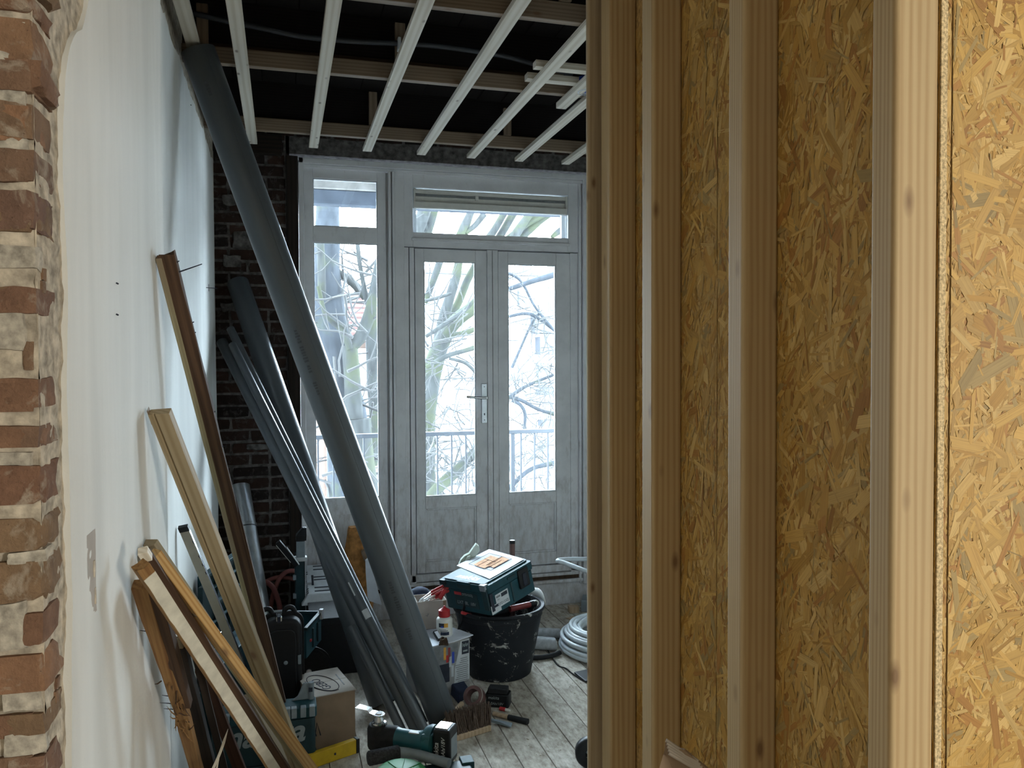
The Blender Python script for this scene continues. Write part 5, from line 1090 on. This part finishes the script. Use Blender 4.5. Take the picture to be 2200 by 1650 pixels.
# ------------------------------------------------------------------ power tool pile, bottom edge
zp = .285
pq = atY(1004, 1628, 2.62); pcz = thing('tool_case', 'teal case under the multi-tool at the bottom edge', 'case', (.45, 2.5, 0))
q0, q1 = atZ(838, 1640, zp), atZ(1003, 1622, zp)
mb = MB(); mb.box((q0.x+.01, 2.2, 0), (q1.x, 2.62, zp)); build(mb, 'case_body', M['tealdark'], pcz, bevel=.008)
mb = MB(); mb.box((q1.x-.03, 2.58, zp-.03), (q1.x+.012, 2.632, zp+.006)); build(mb, 'case_corner_clip', M['teal'], pcz, bevel=.003)
mb = MB(); q = [atZ(x_, y_, zp+.002) for x_, y_ in ((885, 1612), (938, 1612), (952, 1632), (900, 1640))]; mb.loft([q, [v+V((0, 0, .002)) for v in q]]); tag(build(mb, 'paper_scrap', M['paper'], None), 'pale blue-white paper under the power tool', 'paper')
h0, h1 = atZ(802, 1603, zp), atZ(965, 1628, zp); ux = (h1-h0); ux.z = 0; ux.normalize(); TX = frame(h0, ux, V((-ux.y, ux.x, 0)))
mt_ = thing('multi_tool', 'blue-teal cordless multi-tool with black battery lying in front of the pipes', 'power tool', h0)
Lx = (h1-h0).length
def xl(prof, n=20, zc_=.040, sy=1): return [[TX @ V((x_, sy*r_*math.cos(2*math.pi*k_/n), zc_+dz+r_*math.sin(2*math.pi*k_/n))) for k_ in range(n)] for x_, r_, dz in prof]
mb = MB(); mb.loft(xl([(.03, .034, .0), (.05, .037, 0), (.085, .036, .002), (.10, .032, .002), (.13, .0325, .001), (.16, .033, .0), (.185, .035, .003), (.20, .046, .010), (.215, .050, .012), (.228, .050, .012)])); build(mb, 'tool_body', M['tealtool'], mt_, smooth=60)
mb = MB(); mb.loft(xl([(.028, .0355, 0), (.05, .0385, 0), (.082, .038, .002), (.092, .034, .002)])); build(mb, 'gear_sleeve', M['blackmat'], mt_, smooth=60)
mb = MB(); mb.loft(xl([(.086, .0335, .004), (.105, .0335, .004), (.128, .0335, .004)])[:3]); 
mb = MB(); mb.lathe([(.0, -.002), (.033, 0), (.036, .008), (.036, .066), (.030, .080), (.022, .082), (0, .082)], 28, TX @ Matrix.Translation((.018, 0, 0))); build(mb, 'gear_head', M['blackmat'], mt_, smooth=50)
mb = MB(); mb.lathe([(.018, .080), (.0245, .083), (.0245, .088), (.018, .091)], 24, TX @ Matrix.Translation((.022, 0, 0))); build(mb, 'clamp_ring', M['chrome'], mt_, smooth=50)
mb = MB(); mb.lathe([(.016, .086), (.015, .098), (.011, .103), (.011, .112), (0, .112)], 24, TX @ Matrix.Translation((.022, 0, 0))); build(mb, 'spindle', M['steel'], mt_, smooth=50)
bm_ = TX @ Matrix.Translation((.022, 0, .113)) @ Matrix.Rotation(math.radians(4), 4, 'Y')
mb = MB(); mb.lathe([(.010, 0), (.021, 0), (.021, .003), (.010, .003), (.010, 0)], 24, bm_); mb.loft([[bm_ @ V(p_) for p_ in ((-.012, -.016, 0), (-.012, .016, 0), (-.012, .016, .003), (-.012, -.016, .003))], [bm_ @ V(p_) for p_ in ((-.03, -.013, .002), (-.03, .013, .002), (-.03, .013, .005), (-.03, -.013, .005))], [bm_ @ V(p_) for p_ in ((-.036, -.015, .010), (-.036, .015, .010), (-.036, .015, .013), (-.036, -.015, .013))], [bm_ @ V(p_) for p_ in ((-.082, -.016, .012), (-.082, .016, .012), (-.082, .016, .014), (-.082, -.016, .014))]]); build(mb, 'saw_blade', M['chrome'], mt_, smooth=30)
mb = MB(); mb.lathe([(0, .006), (.010, .006), (.011, .0)], 20, bm_, True); build(mb, 'blade_screw', M['palegrey'], mt_, smooth=50)
mb = MB(); mb.box((.14, -.016, .070), (.178, .004, .0745)); build(mb, 'speed_label', M['palegrey'], mt_, TX, bevel=.001)
mb = MB(); mb.box((.192, -.045, -.012), (.236, .045, .085)); build(mb, 'battery_shoe', M['tealtool'], mt_, TX, bevel=.012)
BT = TX @ Matrix.Translation((.236, -.038, -.012)) 
mb = MB(); mb.box((0, 0, 0), (.062, .076, .118)); bb = build(mb, 'battery', M['black'], mt_, BT, bevel=.010)
mb = MB(); mb.box((.004, .012, .1165), (.05, .064, .1205)); build(mb, 'battery_button', M['chrome'], bb, BT, bevel=.002)
mb = MB(); mb.box((.061, .012, .02), (.0628, .064, .09)); build(mb, 'rating_plate', M['greyplast'], bb, BT)
text('makita', .024, BT @ Matrix.Translation((.022, -.0006, .012)) @ Matrix.Rotation(math.pi/2, 4, 'X') @ Matrix.Rotation(math.pi/2, 4, 'Z'), M['wtext'], bb, shear=.2); text('5.0Ah/18V', .019, BT @ Matrix.Translation((.045, -.0006, .012)) @ Matrix.Rotation(math.pi/2, 4, 'X') @ Matrix.Rotation(math.pi/2, 4, 'Z'), M['wtext'], bb, shear=.2)
# foam roller, green lid
a, b = atZ(790, 1630, zp+.022), atZ(858, 1616, zp+.022); mb = MB(); d = (b-a); mb.tube([a, a+d*.04, b-d*.04, b], [.019, .0235, .0235, .020], 16); ro = build(mb, 'paint_roller', M['foam'], None, smooth=50); tag(ro, 'dark foam paint roller with grey handle in front of the multi-tool', 'roller')
c_ = atZ(965, 1641, zp+.018); mb = MB(); mb.tube(spline([b, b*.6+c_*.4+V((0, .004, .004)), c_], 6), [.017]*4+[.016]*8+[.0165], 14); build(mb, 'roller_handle', M['greyplast'], ro, smooth=50)
c_ = atZ(862, 1664, zp+.012); mb = MB(); GM = frame(c_, (1, .1, .0), (-.1, 1, .12)); mb.lathe([(0, .010), (.070, .008), (.081, .004), (.083, -.004), (.080, -.010), (0, -.010)], 40, GM); gl_ = build(mb, 'green_lid', M['greenp'], None, smooth=40); tag(gl_, 'round bright green plastic lid cut off by bottom edge', 'lid')
mb = MB()
for k_ in range(8):
    t_ = math.radians(22+45*k_); mb.tube([GM @ V((.012*math.cos(t_), .012*math.sin(t_), .0105)), GM @ V((.074*math.cos(t_), .074*math.sin(t_), .0085))], .0014, 5)
build(mb, 'lid_ribs', M['greenp'], gl_)
# cardboard scrap against the studs, black wheel at the bottom
ca = thing('corrugated_cardboard', 'torn folded brown cardboard standing against the studs at bottom edge', 'cardboard', atY(1460, 1640, 1.45))
yk = 1.30; lift_ = lambda px, py, y_: atY(px, py, y_)
q = [lift_(*p_) for p_ in ((1416, 1652, yk), (1427, 1614, yk+.01), (1430, 1591, yk+.012), (1452, 1608, yk+.0), (1470, 1612, yk-.01), (1520, 1652, yk-.03), (1520, 1800, yk-.03), (1400, 1800, yk))]
mb = MB(); mb.loft([q, [v+V((.004, .006, 0)) for v in q]]); build(mb, 'front_layer', M['card'], ca)
mb = MB(); n0 = lift_(1430, 1589, yk+.02); 
for k_ in range(5):
    a, b = lift_(1431+k_*1.5, 1590+k_*7, yk+.012-k_*.003), lift_(1500+k_*4, 1636+k_*7, yk-.02-k_*.003); mb.tube([a, b], .0032, 6)
build(mb, 'torn_flutes', M['cardlight'], ca)
mb = MB(); c_ = atZ(1268, 1648, .0)+V((0, 0, .06)); mb.lathe([(.02, -.02), (.052, -.022), (.06, -.014), (.06, .014), (.052, .022), (.02, .02)], 28, frame(c_, (1, -.3, 0), (0, 0, 1))); wh = build(mb, 'castor_wheel', M['black'], None, smooth=50); tag(wh, 'black round wheel edge peeping past stud at bottom', 'wheel')
mb = MB(); mb.lathe([(0, -.018), (.03, -.024), (.034, -.02)], 20, frame(c_, (1, -.3, 0), (0, 0, 1))); build(mb, 'wheel_hub', M['greyplast'], wh, smooth=50)

# ------------------------------------------------------------------ outside: balcony, upper balcony, trees, houses
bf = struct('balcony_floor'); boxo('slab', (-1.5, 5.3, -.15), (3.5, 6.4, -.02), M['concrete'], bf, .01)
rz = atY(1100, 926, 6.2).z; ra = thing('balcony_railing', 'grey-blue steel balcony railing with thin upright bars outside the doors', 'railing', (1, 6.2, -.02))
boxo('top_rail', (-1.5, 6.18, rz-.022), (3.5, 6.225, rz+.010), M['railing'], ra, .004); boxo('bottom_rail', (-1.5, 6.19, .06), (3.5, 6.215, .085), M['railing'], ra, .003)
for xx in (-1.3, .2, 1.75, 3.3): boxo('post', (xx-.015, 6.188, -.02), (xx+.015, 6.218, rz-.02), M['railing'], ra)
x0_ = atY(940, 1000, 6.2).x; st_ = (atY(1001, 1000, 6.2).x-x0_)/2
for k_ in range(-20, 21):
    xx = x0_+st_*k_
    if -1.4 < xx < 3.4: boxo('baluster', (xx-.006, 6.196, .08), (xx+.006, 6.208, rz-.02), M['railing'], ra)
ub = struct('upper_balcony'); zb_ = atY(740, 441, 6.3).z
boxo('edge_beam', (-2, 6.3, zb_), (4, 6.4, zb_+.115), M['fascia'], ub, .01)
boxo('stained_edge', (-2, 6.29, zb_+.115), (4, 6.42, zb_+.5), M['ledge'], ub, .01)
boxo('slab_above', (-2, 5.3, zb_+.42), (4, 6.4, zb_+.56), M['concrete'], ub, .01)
def limb(mb, pts, Y, n=10, seg=6, rz_=.10):
    P = []; Rr = []
    for q in pts:
        px, py, rp = q[:3]; y = Y+(q[3] if len(q) > 3 else 0); P.append(atY(px, py, y)); Rr.append(rp*y*1.02/FPX)
    sp = spline(P, seg); rs = []
    for i in range(len(sp)):
        t_ = min(i/seg, len(Rr)-1); k_ = int(min(t_, len(Rr)-2)); f_ = t_-k_; r_ = Rr[k_]*(1-f_)+Rr[k_+1]*f_; rs.append(r_*(1+rz_*noise.noise(V((sp[i].x*3, sp[i].z*3, Y)))))
    mb.tube(sp, rs, n)
def twigs(mb, seeds, Y, n, r_, length, sub=2):
    for i in range(n):
        px, py = RN.choice(seeds); px += RN.uniform(-22, 22); py += RN.uniform(-40, 40); y = Y+RN.uniform(-.9, .9); p = atY(px, py, y); a_ = RN.uniform(0, 2*math.pi); d = V((math.cos(a_), RN.uniform(-.4, .4), math.sin(a_)*.8+.2)).normalized(); L_ = length*RN.uniform(.4, 1.2)
        pts = [p]; dd = d
        for k_ in range(5): dd = (dd+V((RN.uniform(-.35, .35), RN.uniform(-.2, .2), RN.uniform(-.3, .3)))).normalized(); pts.append(pts[-1]+dd*L_/5)
        rr_ = r_*RN.uniform(.7, 1.5); mb.tube(pts, [rr_*(1-.15*k_) for k_ in range(6)], 5)
        for s_ in range(sub):
            q = pts[RN.randint(1, 4)]; d2 = (dd+V((RN.uniform(-1, 1), RN.uniform(-.5, .5), RN.uniform(-1, 1)))).normalized(); mb.tube([q, q+d2*L_*.2, q+(d2+V((0, 0, .25)))*L_*.38], [rr_*.5, rr_*.4, rr_*.2], 4)
t1t = thing('tree', 'big grey mossy tree seen through the tall left window', 'tree', atY(770, 1500, 8.6))
mb = MB(); Yt = 8.6
limb(mb, [(706, 250, 22), (704, 420, 24), (703, 520, 26), (700, 620, 33), (712, 720, 40), (728, 820, 42), (745, 920, 44), (752, 1060, 46), (760, 1300, 52), (765, 1500, 60)], Yt, 14); build(mb, 'trunk', M['barkdark'], t1t, smooth=80)
for pts, yo in (([(714, 580, 9), (745, 598, 9), (768, 618, 9), (786, 640, 8)], .1), ([(766, 500, 4), (772, 560, 5), (780, 605, 5), (787, 640, 6), (793, 660, 4)], -.2), ([(760, 900, 20), (757, 820, 18), (751, 742, 16)], -.3), ([(751, 748, 14), (775, 722, 13), (795, 672, 13), (806, 620, 12), (816, 560, 10)], -.3), ([(752, 750, 8), (736, 710, 7), (712, 690, 6), (697, 670, 5), (684, 615, 4)], -.35), ([(770, 900, 26), (775, 980, 27), (785, 1100, 29), (788, 1400, 33)], -.3), ([(686, 500, 8), (690, 560, 9), (692, 640, 8)], -.25), ([(800, 1000, 12), (806, 900, 14), (802, 800, 15), (800, 690, 13), (808, 640, 10)], .8)):
    mb = MB(); limb(mb, pts, Yt+yo, 10); build(mb, 'branch', M['barkmoss'], t1t, smooth=80)
mb = MB(); twigs(mb, [(730, 650), (770, 700), (790, 600), (700, 900), (800, 850), (780, 1000), (700, 1000), (740, 780)], Yt, 80, .012, .9); tw = build(mb, 'twigs', M['twig'], t1t, smooth=80); tw['kind'] = 'stuff'
t2t = thing('tree', 'mossy forked tree leaning right behind the left glazed door', 'tree', atY(920, 1500, 10.8)); Yt = 10.8
mb = MB(); limb(mb, [(905, 1600, 40), (905, 1100, 30), (912, 900, 24), (928, 800, 21), (945, 745, 18), (966, 705, 16), (990, 680, 15), (1022, 655, 14), (1062, 600, 13), (1090, 545, 12), (1110, 500, 10), (1160, 430, 8)], Yt, 12); build(mb, 'trunk', M['barkmoss'], t2t, smooth=80)
for pts, yo in (([(930, 800, 12), (945, 720, 13), (960, 660, 12), (978, 600, 10), (986, 560, 9), (998, 500, 9), (1010, 460, 8), (1030, 420, 8)], .3), ([(962, 690, 9), (985, 650, 9), (1003, 605, 8), (1020, 572, 8), (1045, 520, 9), (1065, 490, 8), (1085, 455, 8)], .5), ([(912, 650, 7), (928, 610, 7), (942, 570, 8), (950, 540, 8)], 1.0), ([(914, 646, 3), (940, 640, 4), (970, 630, 3)], -.2), ([(915, 723, 4), (950, 700, 5), (1000, 665, 5), (1023, 640, 4)], -.4), ([(915, 790, 5), (960, 765, 5), (1000, 753, 5), (1025, 745, 6)], -.4), ([(965, 770, 3), (1000, 780, 4), (1022, 800, 4)], -.4), ([(975, 720, 6), (1000, 715, 6), (1025, 705, 5)], -.2), ([(918, 1075, 12), (950, 1040, 13), (985, 1008, 12), (1030, 960, 9)], -.5), ([(890, 520, 11), (903, 480, 13), (915, 440, 14)], .2), ([(912, 520, 9), (925, 480, 9), (936, 440, 9)], .4), ([(905, 470, 8), (915, 490, 8), (925, 510, 9)], .4), ([(1060, 530, 9), (1085, 490, 9), (1105, 455, 9), (1120, 430, 8)], .6), ([(1085, 515, 5), (1120, 490, 7), (1150, 470, 8), (1185, 455, 6)], .1), ([(1110, 520, 8), (1140, 490, 11), (1165, 470, 9), (1200, 450, 5)], .2), ([(1185, 510, 4), (1205, 495, 8), (1235, 480, 8)], .2), ([(985, 515, 10), (1000, 480, 9), (1012, 455, 8)], -.1), ([(1000, 500, 5), (1020, 485, 6), (1040, 460, 7)], -.1)):
    mb = MB(); limb(mb, pts, Yt+yo, 9); build(mb, 'branch', M['barkmoss'], t2t, smooth=80)
mb = MB(); twigs(mb, [(940, 640), (990, 700), (930, 760), (1000, 800), (960, 850), (930, 950), (1000, 950), (960, 1020), (1010, 1040), (920, 1000)], Yt, 150, .010, .8); tw = build(mb, 'twigs', M['twig'], t2t, smooth=80); tw['kind'] = 'stuff'
t3t = thing('tree', 'thin twiggy tree spreading behind the right glazed door', 'tree', atY(1250, 1500, 12.8)); Yt = 12.8
mb = MB(); limb(mb, [(1262, 1600, 26), (1255, 1100, 20), (1262, 800, 17), (1280, 600, 14)], Yt, 10); build(mb, 'trunk', M['barkmoss'], t3t, smooth=80)
for pts, yo in (([(1255, 560, 8), (1195, 588, 7), (1150, 602, 6), (1090, 622, 5)], 0), ([(1088, 585, 3), (1120, 605, 3), (1150, 660, 3), (1195, 715, 3)], 0), ([(1260, 900, 8), (1170, 884, 4), (1120, 860, 4), (1095, 853, 5)], 0), ([(1092, 855, 5), (1130, 830, 4), (1190, 805, 3)], 0), ([(1100, 860, 4), (1118, 870, 4), (1128, 890, 4), (1126, 925, 3)], 0), ([(1093, 680, 3), (1140, 675, 4), (1192, 710, 3)], .1), ([(1093, 1050, 6), (1130, 1015, 5), (1165, 1000, 5), (1250, 985, 7)], 0), ([(1100, 790, 3), (1140, 700, 3), (1160, 670, 2)], .2)):
    mb = MB(); limb(mb, pts, Yt+yo, 8); build(mb, 'branch', M['barkdark'], t3t, smooth=80)
mb = MB(); twigs(mb, [(1110, 620), (1150, 680), (1180, 780), (1120, 840), (1170, 850), (1140, 950), (1180, 960), (1110, 1020), (1170, 1040)], Yt, 190, .009, .7); tw = build(mb, 'twigs', M['twig'], t3t, smooth=80); tw['kind'] = 'stuff'
# white apartment house
Yh = 24; hx = lambda px: atY(px, 800, Yh).x; hz = lambda py, px=1000: atY(px, py, Yh).z
ah = thing('apartment_house', 'white rendered apartment house across the gardens behind the doors', 'building', (hx(1050), Yh, -6))
boxo('house_wall', (hx(880), Yh, -6), (hx(1420), Yh+8, hz(590)), M['render'], ah); boxo('roof_edge', (hx(876), Yh-.2, hz(590)), (hx(1424), Yh+8, hz(584)), M['concrete'], ah)
def win(px0, py0, px1, py1, nm='window', mat='winglass', dep=.06):
    f_ = boxo(nm, (hx(px0), Yh-dep, hz(py1)), (hx(px1), Yh-.003, hz(py0)), M[mat] if mat != 'winglass' else M['concrete'], ah)
    if mat == 'winglass': boxo('pane', (hx(px0)+.06, Yh-dep-.02, hz(py1)+.06), (hx(px1)-.06, Yh-dep+.005, hz(py0)-.06), M['winglass'], f_)
for q in ((922, 625, 958, 690), (953, 798, 968, 820), (977, 800, 993, 836), (953, 940, 993, 967), (953, 975, 992, 1040), (1093, 765, 1115, 832), (1093, 950, 1116, 1018), (1120, 566, 1142, 588), (1176, 566, 1200, 590), (1178, 612, 1200, 668), (1152, 780, 1200, 838), (1160, 950, 1196, 1040)): win(*q)
for q in ((1140, 670, 1200, 716, 'balcony_band'), (1150, 724, 1200, 745, 'balcony_band'), (1150, 838, 1202, 850, 'balcony_floor_edge'), (1155, 905, 1202, 918, 'balcony_floor_edge'), (1150, 745, 1202, 762, 'balcony_shade')): win(*q[:4], nm=q[4], mat='bluepanel', dep=.5)
mb = MB()
for k_ in range(12): mb.box((hx(1156+k_*4), Yh-.5, hz(905)), (hx(1157+k_*4), Yh-.45, hz(858)))
build(mb, 'balcony_bars', M['concrete'], ah)
mb = MB(); mb.box((hx(1112), Yh-.15, hz(655)), (hx(1115), Yh-.02, hz(622))); build(mb, 'drain_pipe', M['fascia'], ah)
# red roofed house at left
Yr = 27; rx = lambda px: atY(px, 700, Yr).x; rzz = lambda py: atY(750, py, Yr).z
rh = thing('red_roof_house', 'brick house with a red tiled roof beyond the left window', 'building', (rx(740), Yr, -6))
boxo('house_wall', (rx(600), Yr+.5, -6), (rx(815), Yr+9, rzz(718)), M['farbrick'], rh)
mb = MB()
n_ = 9
for k_ in range(n_):
    z0_, z1_ = rzz(722)+(rzz(605)-rzz(722))*k_/n_, rzz(722)+(rzz(605)-rzz(722))*(k_+1)/n_; y0_, y1_ = Yr+4*k_/n_, Yr+4*(k_+1)/n_
    mb.loft([[V((rx(590), y0_-.12, z0_)), V((rx(822), y0_-.12, z0_)), V((rx(822), y1_, z1_)), V((rx(590), y1_, z1_))], [V((rx(590), y0_-.12, z0_+.12)), V((rx(822), y0_-.12, z0_+.12)), V((rx(822), y1_, z1_+.08)), V((rx(590), y1_, z1_+.08))]])
build(mb, 'tiled_roof', M['rooftile'], rh)
boxo('white_gable', (rx(700), Yr+.3, rzz(1300)), (rx(838), Yr+.5, rzz(748)), M['render'], rh)
for q in ((682, 780, 700, 840), (707, 790, 722, 850), (700, 880, 720, 930)):
    f_ = boxo('window', (rx(q[0]), Yr+.2, rzz(q[3])), (rx(q[2]), Yr+.29, rzz(q[1])), M['concrete'], rh); boxo('pane', (rx(q[0])+.08, Yr+.17, rzz(q[3])+.08), (rx(q[2])-.08, Yr+.19, rzz(q[1])-.08), M['winglass'], f_)
gd = struct('ground'); boxo('garden', (-60, 6.4, -6.2), (60, 80, -6), M['concrete'], gd)
